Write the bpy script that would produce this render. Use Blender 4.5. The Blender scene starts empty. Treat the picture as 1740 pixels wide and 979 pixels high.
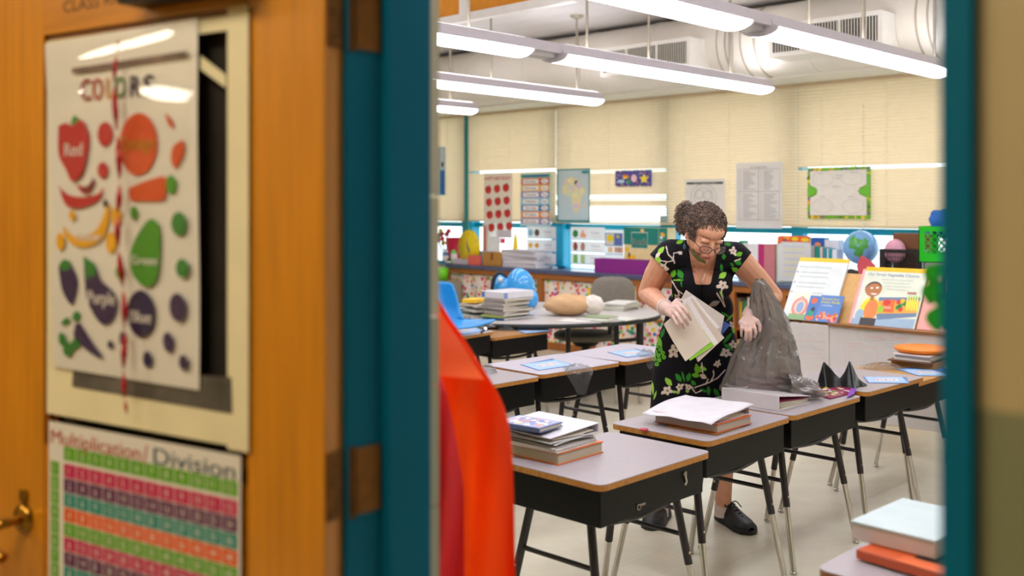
import bpy, math, random
from mathutils import Matrix, Vector
R = random.Random(7)
PI = math.pi
scene = bpy.context.scene
COL = scene.collection
# ------------------------------------------------------------------ camera, world, exposure
FPX, HOR, CZ, AZ = 1720.0, 350.0, 1.52, math.radians(44.3)
CA, SA = math.cos(AZ), math.sin(AZ)
cd = bpy.data.cameras.new('camera'); cam = bpy.data.objects.new('camera', cd); COL.objects.link(cam)
cam.location = (0, 0, CZ); cam.rotation_euler = (PI/2, 0, AZ-PI/2)
cd.sensor_width = 36; cd.lens = 36*FPX/1740; cd.shift_y = -(489.5-HOR)/1740; cd.clip_start = .02
cd.dof.use_dof = True; cd.dof.focus_distance = 4.3; cd.dof.aperture_fstop = 2.0
scene.camera = cam
w = bpy.data.worlds.new('sky'); scene.world = w; w.use_nodes = True
bg = w.node_tree.nodes['Background']; bg.inputs[0].default_value = (.93, .97, 1, 1); bg.inputs[1].default_value = 3.0
scene.view_settings.view_transform = 'Standard'; scene.view_settings.look = 'None'
scene.view_settings.gamma = 1; scene.view_settings.exposure = 0.15
LENS_E, UP_E, HALL_E, SIDE_E = 8.8, 8.5, 18.0, 24.0
def cyc():
    c = scene.cycles; c.max_bounces = 8; c.diffuse_bounces = 5; c.transparent_max_bounces = 16; c.glossy_bounces = 4; c.caustics_reflective = False; c.caustics_refractive = False; c.sample_clamp_indirect = 6
try: cyc()
except Exception: pass
# ------------------------------------------------------------------ points of the place from the photograph's pixels
def at(px, py, Y):                      # the point seen at a pixel at depth Y
    X = (px-870)/FPX*Y
    return Vector((Y*CA+X*SA, Y*SA-X*CA, CZ-(py-HOR)/FPX*Y))
def onz(px, py, z): return at(px, py, (CZ-z)*FPX/(py-HOR))
def onu(px, py, u): return at(px, py, u/(CA+(px-870)/FPX*SA))
def onv(px, py, v): return at(px, py, v/(SA-(px-870)/FPX*CA))
def pix(p):
    Y = p[0]*CA+p[1]*SA; X = p[0]*SA-p[1]*CA
    return 870+FPX*X/Y, HOR+(CZ-p[2])*FPX/Y
# ------------------------------------------------------------------ materials
def lin(c):
    if isinstance(c, str): c = tuple(int(c[i:i+2], 16) for i in (0, 2, 4))
    return tuple((x/255/12.92 if x/255 <= .04045 else ((x/255+.055)/1.055)**2.4) for x in c)
MC = {}
def M(c, rough=.5, metal=0., var=.06, scale=12., bump=0., emit=0., alpha=1., trl=0., spec=.5, wood=0, name=None, coat=0.):
    key = (c, rough, metal, var, scale, bump, emit, alpha, trl, spec, wood, coat)
    if key in MC: return MC[key]
    m = bpy.data.materials.new(name or 'mat_%s' % str(c)); m.use_nodes = True
    nt = m.node_tree; N = nt.nodes; L = nt.links; b = N['Principled BSDF']; out = N['Material Output']
    col = lin(c)
    b.inputs['Roughness'].default_value = rough; b.inputs['Metallic'].default_value = metal
    b.inputs['Specular IOR Level'].default_value = spec; b.inputs['Coat Weight'].default_value = coat
    b.inputs['Coat Roughness'].default_value = .08
    if emit:
        b.inputs['Emission Color'].default_value = (*col, 1); b.inputs['Emission Strength'].default_value = emit
    tc = N.new('ShaderNodeTexCoord'); nz = N.new('ShaderNodeTexNoise'); nz.inputs['Scale'].default_value = scale; nz.inputs['Detail'].default_value = 4
    if wood:
        mp = N.new('ShaderNodeMapping'); mp.inputs['Scale'].default_value = {1: (6, 6, .35), 2: (.5, 6, 6), 3: (6, .5, 6)}[wood]
        L.new(tc.outputs['Object'], mp.inputs['Vector']); L.new(mp.outputs[0], nz.inputs['Vector'])
    else: L.new(tc.outputs['Object'], nz.inputs['Vector'])
    mx = N.new('ShaderNodeMixRGB'); mx.blend_type = 'MIX'
    mx.inputs[1].default_value = (*[x*(1-var) for x in col], 1); mx.inputs[2].default_value = (*[min(1, x*(1+var)) for x in col], 1)
    rp = N.new('ShaderNodeMapRange'); rp.inputs[1].default_value = .3; rp.inputs[2].default_value = .7
    L.new(nz.outputs['Fac'], rp.inputs[0]); L.new(rp.outputs[0], mx.inputs[0]); L.new(mx.outputs[0], b.inputs['Base Color'])
    if bump:
        bp = N.new('ShaderNodeBump'); bp.inputs['Strength'].default_value = bump; bp.inputs['Distance'].default_value = .004
        L.new(nz.outputs['Fac'], bp.inputs['Height']); L.new(bp.outputs[0], b.inputs['Normal'])
    if alpha < 1: b.inputs['Alpha'].default_value = alpha
    if trl:
        t = N.new('ShaderNodeBsdfTranslucent'); L.new(mx.outputs[0], t.inputs[0]); ms = N.new('ShaderNodeMixShader'); ms.inputs[0].default_value = trl
        L.new(b.outputs[0], ms.inputs[1]); L.new(t.outputs[0], ms.inputs[2]); L.new(ms.outputs[0], out.inputs['Surface'])
    MC[key] = m; return m
def glass(c=(255, 255, 255), mix=.9, rough=.02, name='glass'):
    key = ('g', c, mix, rough)
    if key in MC: return MC[key]
    m = bpy.data.materials.new(name); m.use_nodes = True; nt = m.node_tree; N = nt.nodes; L = nt.links
    N.remove(N['Principled BSDF']); t = N.new('ShaderNodeBsdfTransparent'); t.inputs[0].default_value = (*lin(c), 1)
    g = N.new('ShaderNodeBsdfGlossy'); g.inputs['Roughness'].default_value = rough; ms = N.new('ShaderNodeMixShader')
    lw = N.new('ShaderNodeLayerWeight'); lw.inputs[0].default_value = .25; mr = N.new('ShaderNodeMapRange')
    mr.inputs[3].default_value = 1-mix; mr.inputs[4].default_value = min(1, 1-mix+.22); L.new(lw.outputs['Facing'], mr.inputs[0])
    L.new(mr.outputs[0], ms.inputs[0]); L.new(t.outputs[0], ms.inputs[1]); L.new(g.outputs[0], ms.inputs[2]); L.new(ms.outputs[0], N['Material Output'].inputs['Surface'])
    MC[key] = m; return m
def film(c, a, rough=.25, name='plastic_film', bump=.0, scale=30, spec=.8, ridge=False):   # thin plastic: part see-through, part glossy
    key = ('f', c, a, rough, bump, scale, spec, ridge)
    if key in MC: return MC[key]
    m = bpy.data.materials.new(name); m.use_nodes = True; nt = m.node_tree; N = nt.nodes; L = nt.links; b = N['Principled BSDF']
    b.inputs['Base Color'].default_value = (*lin(c), 1); b.inputs['Roughness'].default_value = rough; b.inputs['Specular IOR Level'].default_value = spec
    b.inputs['Alpha'].default_value = a
    if bump:
        tc = N.new('ShaderNodeTexCoord'); nz = N.new('ShaderNodeTexNoise'); nz.inputs['Scale'].default_value = scale; nz.inputs['Detail'].default_value = 5; nz.inputs['Distortion'].default_value = 1.5
        if ridge: nz.noise_type = 'RIDGED_MULTIFRACTAL'; nz.inputs['Distortion'].default_value = .6; nz.inputs['Detail'].default_value = 3
        L.new(tc.outputs['Object'], nz.inputs['Vector']); bp = N.new('ShaderNodeBump'); bp.inputs['Strength'].default_value = bump; bp.inputs['Distance'].default_value = .02
        L.new(nz.outputs['Fac'], bp.inputs['Height']); L.new(bp.outputs[0], b.inputs['Normal'])
    MC[key] = m; return m
def attr_mat(name, rough=.6, spec=.4, bump=0, scale=200, sss=0):
    m = bpy.data.materials.new(name); m.use_nodes = True; nt = m.node_tree; N = nt.nodes; L = nt.links; b = N['Principled BSDF']
    a = N.new('ShaderNodeAttribute'); a.attribute_name = 'Col'; L.new(a.outputs['Color'], b.inputs['Base Color'])
    b.inputs['Roughness'].default_value = rough; b.inputs['Specular IOR Level'].default_value = spec
    if sss: b.inputs['Subsurface Weight'].default_value = sss; b.inputs['Subsurface Radius'].default_value = (.01, .004, .002)
    if bump:
        tc = N.new('ShaderNodeTexCoord'); nz = N.new('ShaderNodeTexNoise'); nz.inputs['Scale'].default_value = scale
        L.new(tc.outputs['Object'], nz.inputs['Vector']); bp = N.new('ShaderNodeBump'); bp.inputs['Strength'].default_value = bump; bp.inputs['Distance'].default_value = .003
        L.new(nz.outputs['Fac'], bp.inputs['Height']); L.new(bp.outputs[0], b.inputs['Normal'])
    return m
# ------------------------------------------------------------------ geometry
BOXF = [(0, 3, 2, 1), (4, 5, 6, 7), (0, 1, 5, 4), (1, 2, 6, 5), (2, 3, 7, 6), (3, 0, 4, 7)]
def spline(pts, k=6):
    P = [Vector(p) for p in pts]; o = []
    for i in range(len(P)-1):
        a, b, c, d = P[max(i-1, 0)], P[i], P[i+1], P[min(i+2, len(P)-1)]
        for j in range(k):
            t = j/k; o.append(.5*((2*b)+(c-a)*t+(2*a-5*b+4*c-d)*t*t+(3*b-a-3*c+d)*t*t*t))
    return o+[P[-1]]
TXT = {}
def glyphs(s):
    if s not in TXT:
        c = bpy.data.curves.new('t', 'FONT'); c.body = s; c.size = 1; o = bpy.data.objects.new('t', c); COL.objects.link(o)
        me = bpy.data.meshes.new_from_object(o.evaluated_get(bpy.context.evaluated_depsgraph_get()))
        TXT[s] = ([tuple(v.co) for v in me.vertices], [tuple(p.vertices) for p in me.polygons])
        bpy.data.meshes.remove(me); bpy.data.objects.remove(o); bpy.data.curves.remove(c)
    return TXT[s]
class G:
    def __init__(s): s.v = []; s.f = []; s.m = []; s.sm = []
    def add(s, vs, fs, mi=0, smooth=False, X=None):
        n = len(s.v)
        s.v += [tuple(X @ Vector(p)) if X else tuple(p) for p in vs]
        s.f += [tuple(i+n for i in f) for f in fs]; s.m += [mi]*len(fs); s.sm += [smooth]*len(fs); return s
    def box(s, x0, x1, y0, y1, z0, z1, mi=0, X=None):
        return s.add([(x0, y0, z0), (x1, y0, z0), (x1, y1, z0), (x0, y1, z0), (x0, y0, z1), (x1, y0, z1), (x1, y1, z1), (x0, y1, z1)], BOXF, mi, False, X)
    def hexa(s, b, t, mi=0): return s.add(list(b)+list(t), BOXF, mi)
    def prism(s, poly, z0, z1, mi=0, X=None, smooth=False):      # polygon in x,y extruded in z
        n = len(poly); vs = [(p[0], p[1], z0) for p in poly]+[(p[0], p[1], z1) for p in poly]
        s.add(vs, [tuple(range(n-1, -1, -1)), tuple(range(n, 2*n))], mi, False, X)
        k = len(s.v)-2*n
        for i in range(n):
            j = (i+1) % n; s.f.append((k+i, k+j, k+n+j, k+n+i)); s.m.append(mi); s.sm.append(smooth)
        return s
    def tube(s, pts, r, n=8, mi=0, cap=True, X=None, smooth=True):
        P = [Vector(p) for p in pts]; rs = r if isinstance(r, (list, tuple)) else [r]*len(P); vs = []
        up = None
        for i, p in enumerate(P):
            d = (P[min(i+1, len(P)-1)]-P[max(i-1, 0)])
            if d.length < 1e-9: d = Vector((0, 0, 1))
            d.normalize()
            if up is None: up = Vector((0, 0, 1)) if abs(d.z) < .9 else Vector((1, 0, 0))
            a = up-d*up.dot(d)
            if a.length < 1e-4: a = d.orthogonal()
            a.normalize(); up = a; b = d.cross(a)
            for k in range(n):
                t = 2*PI*k/n; vs.append(p+(a*math.cos(t)+b*math.sin(t))*rs[i])
        fs = [(i*n+k, i*n+(k+1) % n, (i+1)*n+(k+1) % n, (i+1)*n+k) for i in range(len(P)-1) for k in range(n)]
        s.add(vs, fs, mi, smooth, X)
        if cap: s.add(vs[:n], [tuple(range(n-1, -1, -1))], mi, False, X); s.add(vs[-n:], [tuple(range(n))], mi, False, X)
        return s
    def ell(s, c, r, nu=16, nv=10, mi=0, X=None, smooth=True, fn=None):
        vs = []; fs = []
        if not isinstance(r, (list, tuple)): r = (r, r, r)
        for j in range(nv+1):
            a = PI*j/nv
            for i in range(nu):
                b = 2*PI*i/nu; d = Vector((math.sin(a)*math.cos(b), math.sin(a)*math.sin(b), math.cos(a)))
                k = fn(d) if fn else 1
                vs.append((c[0]+r[0]*d.x*k, c[1]+r[1]*d.y*k, c[2]+r[2]*d.z*k))
        for j in range(nv):
            for i in range(nu): fs.append((j*nu+i, (j+1)*nu+i, (j+1)*nu+(i+1) % nu, j*nu+(i+1) % nu))
        return s.add(vs, fs, mi, smooth, X)
    def lathe(s, prof, n=20, mi=0, X=None, smooth=True):
        vs = [(r*math.cos(2*PI*i/n), r*math.sin(2*PI*i/n), z) for r, z in prof for i in range(n)]
        return s.add(vs, [(j*n+i, j*n+(i+1) % n, (j+1)*n+(i+1) % n, (j+1)*n+i) for j in range(len(prof)-1) for i in range(n)], mi, smooth, X)
    def grid(s, fn, nu, nv, mi=0, smooth=True, X=None, mf=None):
        vs = [fn(i/nu, j/nv) for j in range(nv+1) for i in range(nu+1)]
        k = len(s.f)
        s.add(vs, [(j*(nu+1)+i, j*(nu+1)+i+1, (j+1)*(nu+1)+i+1, (j+1)*(nu+1)+i) for j in range(nv) for i in range(nu)], mi, smooth, X)
        if mf:
            for q in range(nu*nv): s.m[k+q] = mf((q % nu+.5)/nu, (q//nu+.5)/nv)
        return s
    # flat print on a plane whose local x is right, z up, viewer at -y
    def flat(s, pts, y=0, mi=0): return s.add([(p[0], y, p[1]) for p in pts], [tuple(range(len(pts)))], mi)
    def disc(s, x, z, rx, rz, y=0, mi=0, n=20, ang=0, a0=0, a1=2*PI):
        c, d = math.cos(ang), math.sin(ang); q = []
        for i in range(n):
            t = a0+(a1-a0)*i/(n if a1-a0 > 6.2 else n-1); a, b = rx*math.cos(t), rz*math.sin(t); q.append((x+a*c-b*d, z+a*d+b*c))
        return s.flat(q, y, mi)
    def rect(s, x0, z0, x1, z1, y=0, mi=0): return s.flat([(x0, z0), (x1, z0), (x1, z1), (x0, z1)], y, mi)
    def line(s, pts, wd, y=0, mi=0):
        for a, b in zip(pts, pts[1:]):
            dx, dz = b[0]-a[0], b[1]-a[1]; l = math.hypot(dx, dz) or 1; nx, nz = -dz/l*wd/2, dx/l*wd/2
            s.flat([(a[0]-nx, a[1]-nz), (b[0]-nx, b[1]-nz), (b[0]+nx, b[1]+nz), (a[0]+nx, a[1]+nz)], y, mi)
        return s
    def text(s, t, x, z, h, y=0, mi=0, w=None, center=False, sx=1, slope=0, bold=0):
        vs, fs = glyphs(t)
        if not vs: return s
        x0 = min(v[0] for v in vs); x1 = max(v[0] for v in vs); k = h/.70
        kx = (w/(x1-x0)) if w else k*sx; W = (x1-x0)*kx
        ox = x-W/2 if center else x
        for q in ([0] if not bold else [-bold, 0, bold]):
            s.add([(ox+(v[0]-x0)*kx+q, y, z+v[1]*k+(v[0]-x0)*kx*slope) for v in vs], fs, mi)
        return s
def TM(loc, rz=0, rx=0, ry=0):
    return Matrix.Translation(Vector(loc)) @ Matrix.Rotation(rz, 4, 'Z') @ Matrix.Rotation(rx, 4, 'X') @ Matrix.Rotation(ry, 4, 'Y')
MW = {}
def tag(o, label=None, cat=None, group=None, kind=None):
    if label: o['label'] = label
    if cat: o['category'] = cat
    if group: o['group'] = group
    if kind: o['kind'] = kind
    return o
def thing(name, label, cat, loc=(0, 0, 0), rz=0, group=None, kind=None):
    o = bpy.data.objects.new(name, None); COL.objects.link(o); o.empty_display_size = .05
    o.matrix_world = X = TM(loc, rz); MW[o.name] = X
    return tag(o, label, cat, group, kind)
def obj(name, g, mats, parent=None, world=False, bevel=0, label=None, loc=None, rz=0, seg=2, kind=None, sub=0):
    me = bpy.data.meshes.new(name)
    X = None
    if world and parent: X = MW[parent.name].inverted()
    vs = [tuple(X @ Vector(v)) for v in g.v] if X else g.v
    if loc is not None and world: # world verts, object origin at loc
        X = TM(loc, rz).inverted(); vs = [tuple(X @ Vector(v)) for v in g.v]
    me.from_pydata(vs, [], g.f)
    mats = mats if isinstance(mats, (list, tuple)) else [mats]
    for m in mats: me.materials.append(m)
    me.polygons.foreach_set('material_index', g.m); me.polygons.foreach_set('use_smooth', g.sm); me.update()
    o = bpy.data.objects.new(name, me); COL.objects.link(o)
    if parent: o.parent = parent; MW[o.name] = MW[parent.name]
    elif loc is not None: o.matrix_world = TM(loc, rz); MW[o.name] = TM(loc, rz)
    else: MW[o.name] = Matrix.Identity(4)
    if bevel:
        b = o.modifiers.new('bevel', 'BEVEL'); b.width = bevel; b.segments = seg; b.limit_method = 'ANGLE'; b.angle_limit = .6
    if sub:
        b = o.modifiers.new('sub', 'SUBSURF'); b.levels = sub; b.render_levels = sub
    if label: o['label'] = label
    if kind: o['kind'] = kind
    return o
def one(name, label, cat, g, mats, loc, rz=0, group=None, bevel=0, world=False, kind=None, seg=2, sub=0):
    return tag(obj(name, g, mats, None, world, bevel, None, loc, rz, seg, None, sub), label, cat, group, kind)
def struct(name, g, mats, parent=None, bevel=0, **k):
    return tag(obj(name, g, mats, parent, bevel=bevel, **k), kind='structure')
def copy_tree(o, loc, rz, label, group=None):
    c = o.copy(); COL.objects.link(c); c.matrix_world = TM(loc, rz); MW[c.name] = TM(loc, rz); c['label'] = label
    if group: c['group'] = group
    def rec(a, b):
        for ch in list(a.children):
            d = ch.copy(); COL.objects.link(d); d.parent = b; rec(ch, d)
    rec(o, c); return c
class Plane:      # a vertical surface of the place: local x right, z up, viewer at local -y
    def __init__(s, loc, rz): s.loc = Vector(loc); s.rz = rz; s.X = TM(loc, rz); s.I = s.X.inverted(); s.O = s.I @ Vector((0, 0, CZ))
    def __call__(s, px, py):
        d = (s.I @ at(px, py, 1.0))-s.O; t = -s.O.y/d.y; p = s.O+d*t
        return (p.x, p.z)
    def box(s, px0, py0, px1, py1):
        a = s(px0, (py0+py1)/2); b = s(px1, (py0+py1)/2); m = (px0+px1)/2
        return a[0], s(m, py1)[1], b[0], s(m, py0)[1]
# ================================================================== the setting
UW, UD, T0, CEIL = 8.30, .96, 1.14, 3.25      # window wall, corridor face and room face of the door wall, ceiling
VL, VR = 11.0, -1.0
cream = M('E4DECB', .6, var=.03); tileb = M('C9C0A4', .35, var=.05, scale=6); tilel = M('A7AA92', .3, var=.05, scale=6)
hallb = M('B9A578', .5, var=.04, scale=3); hallg = M('8F8B66', .4, var=.04, scale=3)
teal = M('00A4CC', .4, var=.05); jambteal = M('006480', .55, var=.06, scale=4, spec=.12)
white = M('EDEAE6', .5, var=.03)
# floor: vinyl tiles laid on a slab, the ones in view as pieces
g = G().box(-2.2, UW+.3, VR-.3, VL+.3, -.12, -.003); fl = struct('floor', g, M('8D8878', .5))
tm = M('D0C9B4', .27, var=.05, scale=7, spec=.5, bump=.05)
tg = G().box(.0003, .3047, .0003, .3047, -.003, .0); me0 = None; n = 0
for i in range(5, 26):
    for j in range(0, 17):
        u, v = 1.2+(i-1)*.305, .1+j*.305-.5
        Y = u*CA+v*SA; X = u*SA-v*CA; px = 870+FPX*X/Y
        if not (840 < px < 1620) or Y > 8 or n >= 290: continue
        if me0 is None: t = obj('floor_tile', tg, tm, fl); me0 = t.data
        else: t = bpy.data.objects.new('floor_tile', me0); COL.objects.link(t); t.parent = fl
        t.location = (u, v, 0); n += 1; t['cell'] = '%d,%d' % (i, j)
done = {t['cell'] for t in fl.children}
g = G()
for i in range(-10, 26):
    for j in range(-2, 39):
        if '%d,%d' % (i, j) in done: continue
        u, v = 1.2+(i-1)*.305, .1+j*.305-.5
        g.add([(u+.0003, v+.0003, -.0002), (u+.3047, v+.0003, -.0002), (u+.3047, v+.3047, -.0002), (u+.0003, v+.3047, -.0002)], [(0, 1, 2, 3)])
tag(obj('floor_tile_field', g, tm, fl), kind='stuff')
for t in fl.children:
    if 'cell' in t.keys(): del t['cell']
# ceiling with long planks
g = G().box(-2.2, UW+.3, VR-.3, VL+.3, CEIL+.01, CEIL+.1); ce = struct('ceiling', g, M('9D9A97', .8))
g = G()
for k in range(28): g.box(T0+.002+k*.26, T0+.255+k*.26, VR, VL, CEIL, CEIL+.012)
tag(obj('ceiling_plank', g, M('DAD6D4', .75, var=.02), ce), kind='stuff')
struct('trim_1', G().box(8.12, UW, VR, VL, 3.17, CEIL), M('E6E3E2', .5), bevel=.01)
struct('wall_right', G().box(T0-.2, UW+.2, VR-.2, VR, 0, CEIL), cream)
struct('wall_left', G().box(T0-.2, UW+.2, VL, VL+.2, 0, CEIL), cream)
# window wall: solid above and below, windows between
g = G().box(UW, UW+.2, VR, VL, 0, .80).box(UW, UW+.2, VR, VL, 2.62, CEIL+.02)
struct('wall_window', g, M('D9CFB6', .7, var=.03))
def vpx(px, u=UW): return onu(px, 400, u).y
posts = [VL]+[vpx(p) for p in (803, 957, 1143, 1357)]
v6 = posts[-1]-1.72; posts += [v6, v6-1.72, VR]
RAIL = onu(1100, 386, UW).z
for i in range(len(posts)-1):
    a, b = posts[i+1], posts[i]; wn = tag(thing('window_%d' % (i+1), None, None, (UW, (a+b)/2, .8)), kind='structure')
    h = (b-a)/2; fr = G()
    fr.box(-.03, .07, -h, -h+.055, 0, 1.82).box(-.03, .07, h-.055, h, 0, 1.82)
    obj('frame', fr, teal, wn)
    obj('rail', G().box(-.035, .05, -h+.055, h-.055, RAIL-.8-.035, RAIL-.8+.02), teal, wn); obj('rail', G().box(-.03, .05, -h+.055, h-.055, 0, .05), teal, wn); obj('rail', G().box(-.03, .05, -h+.055, h-.055, 1.77, 1.82), teal, wn)
    obj('pane', G().box(.02, .026, -h+.055, h-.055, .05, RAIL-.835), glass((245, 250, 250), .97), wn)
    obj('pane', G().box(.02, .026, -h+.055, h-.055, RAIL-.78, 1.77), glass((245, 250, 250), .97), wn)
for i, p in enumerate(posts[1:4]):     # thick teal posts between the windows
    struct('trim_%d' % (i+2), G().box(UW-.10, UW-.03, p-.085, p+.085, .86, RAIL+.12), teal, bevel=.01)
struct('outdoor_ground', G().box(UW+.2, 40, -25, 35, -1.2, -1.0), M('C9CDC6', .9))
# the door wall: blocks on the room side, painted corridor face
VJ0, VJ1 = .372, 1.285       # door opening, right and left jamb
g = G(); g2 = G()
for (a, b) in ((VR-.2, VJ0-.03), (VJ1+.03, VL+.2)):
    g.box(UD, T0, a, b, 1.335, CEIL+.1); g2.box(UD, T0, a, b, 0, 1.335)
g.box(UD, T0, VJ0-.03, VJ1+.03, 2.14, CEIL+.1)
wd = struct('wall_door', g, [hallb]); obj('wainscot', g2, M('7F8160', .4, var=.05), wd)
# room-side block return beside the left jamb (cream above, grey-green tile below)
bl = G(); bg_ = G(); z = 0
for k in range(18):
    hh_ = .203 if k != 6 else .117
    (bl if z >= 1.32 else bg_).box(1.108, 1.142, VJ1+.002, VJ1+.16, z+.0, z+hh_-.003); z += hh_
tag(obj('block', bl, tileb, wd), kind='stuff'); tag(obj('block', bg_, tilel, wd), kind='stuff')
# steel frame: left jamb with rabbet and stop, right jamb, head
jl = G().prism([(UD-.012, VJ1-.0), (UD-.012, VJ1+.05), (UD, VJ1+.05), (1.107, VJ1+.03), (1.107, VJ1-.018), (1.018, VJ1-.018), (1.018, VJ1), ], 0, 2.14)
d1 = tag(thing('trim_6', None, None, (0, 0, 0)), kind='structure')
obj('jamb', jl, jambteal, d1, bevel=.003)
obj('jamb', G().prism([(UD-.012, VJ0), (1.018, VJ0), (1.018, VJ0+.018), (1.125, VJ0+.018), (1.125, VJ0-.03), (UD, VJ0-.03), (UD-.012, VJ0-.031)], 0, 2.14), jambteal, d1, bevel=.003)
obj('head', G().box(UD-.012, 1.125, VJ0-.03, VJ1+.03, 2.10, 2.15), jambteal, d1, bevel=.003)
# corridor shell
struct('wall_corridor', G().box(-1.9, -1.7, VR-2, VL, 0, 2.9), hallb)
struct('ceiling_corridor', G().box(-1.9, UD, VR-2.2, VL, 2.9, 3.0), M('D8D4C8', .8))
struct('wall_corridor_end', G().box(-1.9, UD+.2, VR-2.2, VR-2, 0, 2.9), hallb)
struct('wall_corridor_right', G().box(UD, UD+.2, VR-2, VR-.2, 0, 2.9), hallb)
struct('wall_corridor_far', G().box(-1.9, UD, 7, 7.2, 0, 2.9), hallb)
struct('floor_corridor', G().box(-2.2, UD, VR-2.3, VL, -.02, 0), M('A89F86', .4))
# ================================================================== the door leaf, opened out into the corridor
DR = math.radians(102.4+180); DW = .90
pin = Vector((.952, 1.296, 0)); dd = Vector((math.cos(math.radians(102.4)), math.sin(math.radians(102.4)), 0))
nn = Vector((-math.cos(DR+PI/2), -math.sin(DR+PI/2), 0))       # towards the camera
door = tag(thing('door_1', None, None, pin+dd*DW+nn*.045, DR), kind='structure')    # local x: latch -> hinge
DP = Plane(pin+dd*DW+nn*.045, DR)
oak = M('C17A12', .28, var=.14, scale=9, wood=1, coat=.3); oakh = M('B97312', .3, var=.14, scale=9, wood=2, coat=.3); oakd = M('7B4310', .35, var=.15, scale=10, wood=1)
x0, _ = DP(74, 400); x1, _ = DP(420, 400); zt = DP(74, 60)[1]; zb = DP(88, 711)[1]
LB = DP(120, 711)[1]-.06
obj('stile', G().box(0, x0, 0, .045, .01, 2.08), oak, door, bevel=.003); obj('stile', G().box(x1, DW, 0, .045, .01, 2.08), oak, door, bevel=.003)
obj('rail', G().box(x0, x1, 0, .045, zt, 2.08), oakh, door); obj('panel', G().box(x0, x1, .003, .042, .01, LB), oakh, door)
mo = G()
for a in (.0, .012): mo.box(x0+a, x0+a+.012, .006+a*.7, .03, LB, zt).box(x1-a-.012, x1-a, .006+a*.7, .03, LB, zt).box(x0, x1, .006+a*.7, .03, zt-a-.012, zt-a)
obj('moulding', mo, oakd, door); obj('pane', G().box(x0, x1, .022, .028, LB, zt), M('34302B', .08, var=.3, scale=5), door)
# pencilled room lettering on the top rail
L0 = DP(108, 22); L1 = DP(207, 6)
obj('lettering', G().text('CLASS RM', L0[0], L0[1], .022, -.0006, 0, w=(L1[0]-L0[0])), M('4A2E10', .7), door)
# hinges
hb = M('6B4416', .35, metal=.75, var=.25, scale=40)
for k, hz in enumerate((DP(590, 14)[1], DP(590, 838)[1], .25)):
    h = obj('hinge', G().box(DW+.0005, DW+.0035, 0.002, .048, hz-.052, hz+.052), hb, door)
    X = MW[door.name]; pl = X @ Vector((DW+.006, .048, 0))
    k2 = G().tube([(DW+.008, .050, hz-.056), (DW+.008, .050, hz+.056)], .0075, 10)
    for q in range(4): k2.tube([(DW+.008, .050, hz-.056+.022*(q+1)), (DW+.008, .050, hz-.0545+.022*(q+1))], .0083, 10)
    obj('hinge_knuckle', k2, hb, h); MW[h.name] = MW[door.name]
    s = G()
    for q in (-.035, 0, .035): s.lathe([(0, .002), (.004, .0015), (.0045, 0)], 8, X=Matrix.Translation((DW+.0035, .02, hz+q)) @ Matrix.Rotation(PI/2, 4, 'Y'))
    obj('screw', s, hb, h)
    obj('hinge_leaf', G().box(.964, 1.014, VJ1-.003, VJ1+.0, hz-.052, hz+.052), hb, d1)
# lever handle
hp = DP(42, 880)
brass = M('A87B2A', .25, metal=.9, var=.15, scale=30)
ha = obj('door_handle', G().lathe([(0, .012), (.02, .012), (.026, .008), (.028, 0)], 20, X=Matrix.Translation((hp[0], 0, hp[1])) @ Matrix.Rotation(PI/2, 4, 'X')), brass, door)
obj('lever', G().tube(spline([(hp[0], 0, hp[1]), (hp[0], -.045, hp[1]), (hp[0]-.02, -.055, hp[1]-.01), (hp[0]-.055, -.055, hp[1]-.025), (hp[0]-.04, -.054, hp[1]-.045), (hp[0]+.012, -.05, hp[1]-.062)], 5), .010, 10), brass, ha)
obj('lock_plate', G().box(hp[0]-.012, hp[0]+.012, -.006, 0, hp[1]+.03, hp[1]+.055), brass, door, bevel=.003)
# door closer, its dark underside at the top edge
c0 = DP(245, 2); c1 = DP(410, 0)
obj('door_closer', G().box(c0[0], c1[0]+.05, -.06, 0, DP(300, 14)[1]+.006, DP(300, 14)[1]+.07), M('1C1712', .4), door, bevel=.006)
# ================================================================== paper and posters on the door
def ptag(name, label, x0, z0, x1, z1, y, mats, pr=None, th=.0006, cat='poster', bevel=0, pm=None, plane=DP, **kw):
    t = thing(name, label, cat, plane.X @ Vector((x0, 0, z0)), plane.rz, **kw)
    obj('sheet', G().box(0, x1-x0, y-th, y, 0, z1-z0), mats, t)
    if pr: obj('print', G().add([(a-x0, b, c-z0) for a, b, c in pr.v], pr.f) if False else shift(pr, -x0, -z0), pm, t)
    return t
def shift(g, dx, dz, dy=0):
    g.v = [(a+dx, b+dy, c+dz) for a, b, c in g.v]; return g
papc = M('D8CBA4', .7, var=.05, scale=8)
e = lambda px, py: DP(px, py)
# cream paper taped over the glass, leaving a gap where the dark pane shows
t = thing('window_paper', 'cream paper taped over the door window with dark gap showing glass', 'paper', DP.X @ Vector((x0, 0, LB)), DR)
A = [e(84, 72), e(418, 10), e(433, 768), e(98, 710)]; ax0, az0, ax1, az1 = e(86, 400)[0]-.004, e(90, 700)[1]-.005, e(427, 400)[0], e(90, 70)[1]
gx0, gx1, gz1, gz0 = e(345, 400)[0]-.06, e(391, 400)[0], e(370, 55)[1], e(370, 690)[1]
pg = G()
def rbox(a, b, c, d, y0, y1): pg.box(a-x0, b-x0, y0, y1, c-LB, d-LB)
pz0 = e(425, 768)[1]
rbox(gx1, ax1, pz0, az1+.012, -.006, -.0052); rbox(ax0, gx1, pz0+.006, gz0-.0, -.0052, -.0046); rbox(ax0, gx0, gz0, az1, -.0050, -.0044); rbox(gx0, gx1, gz1, az1, -.0056, -.005)
obj('sheet', pg, papc, t)
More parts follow.
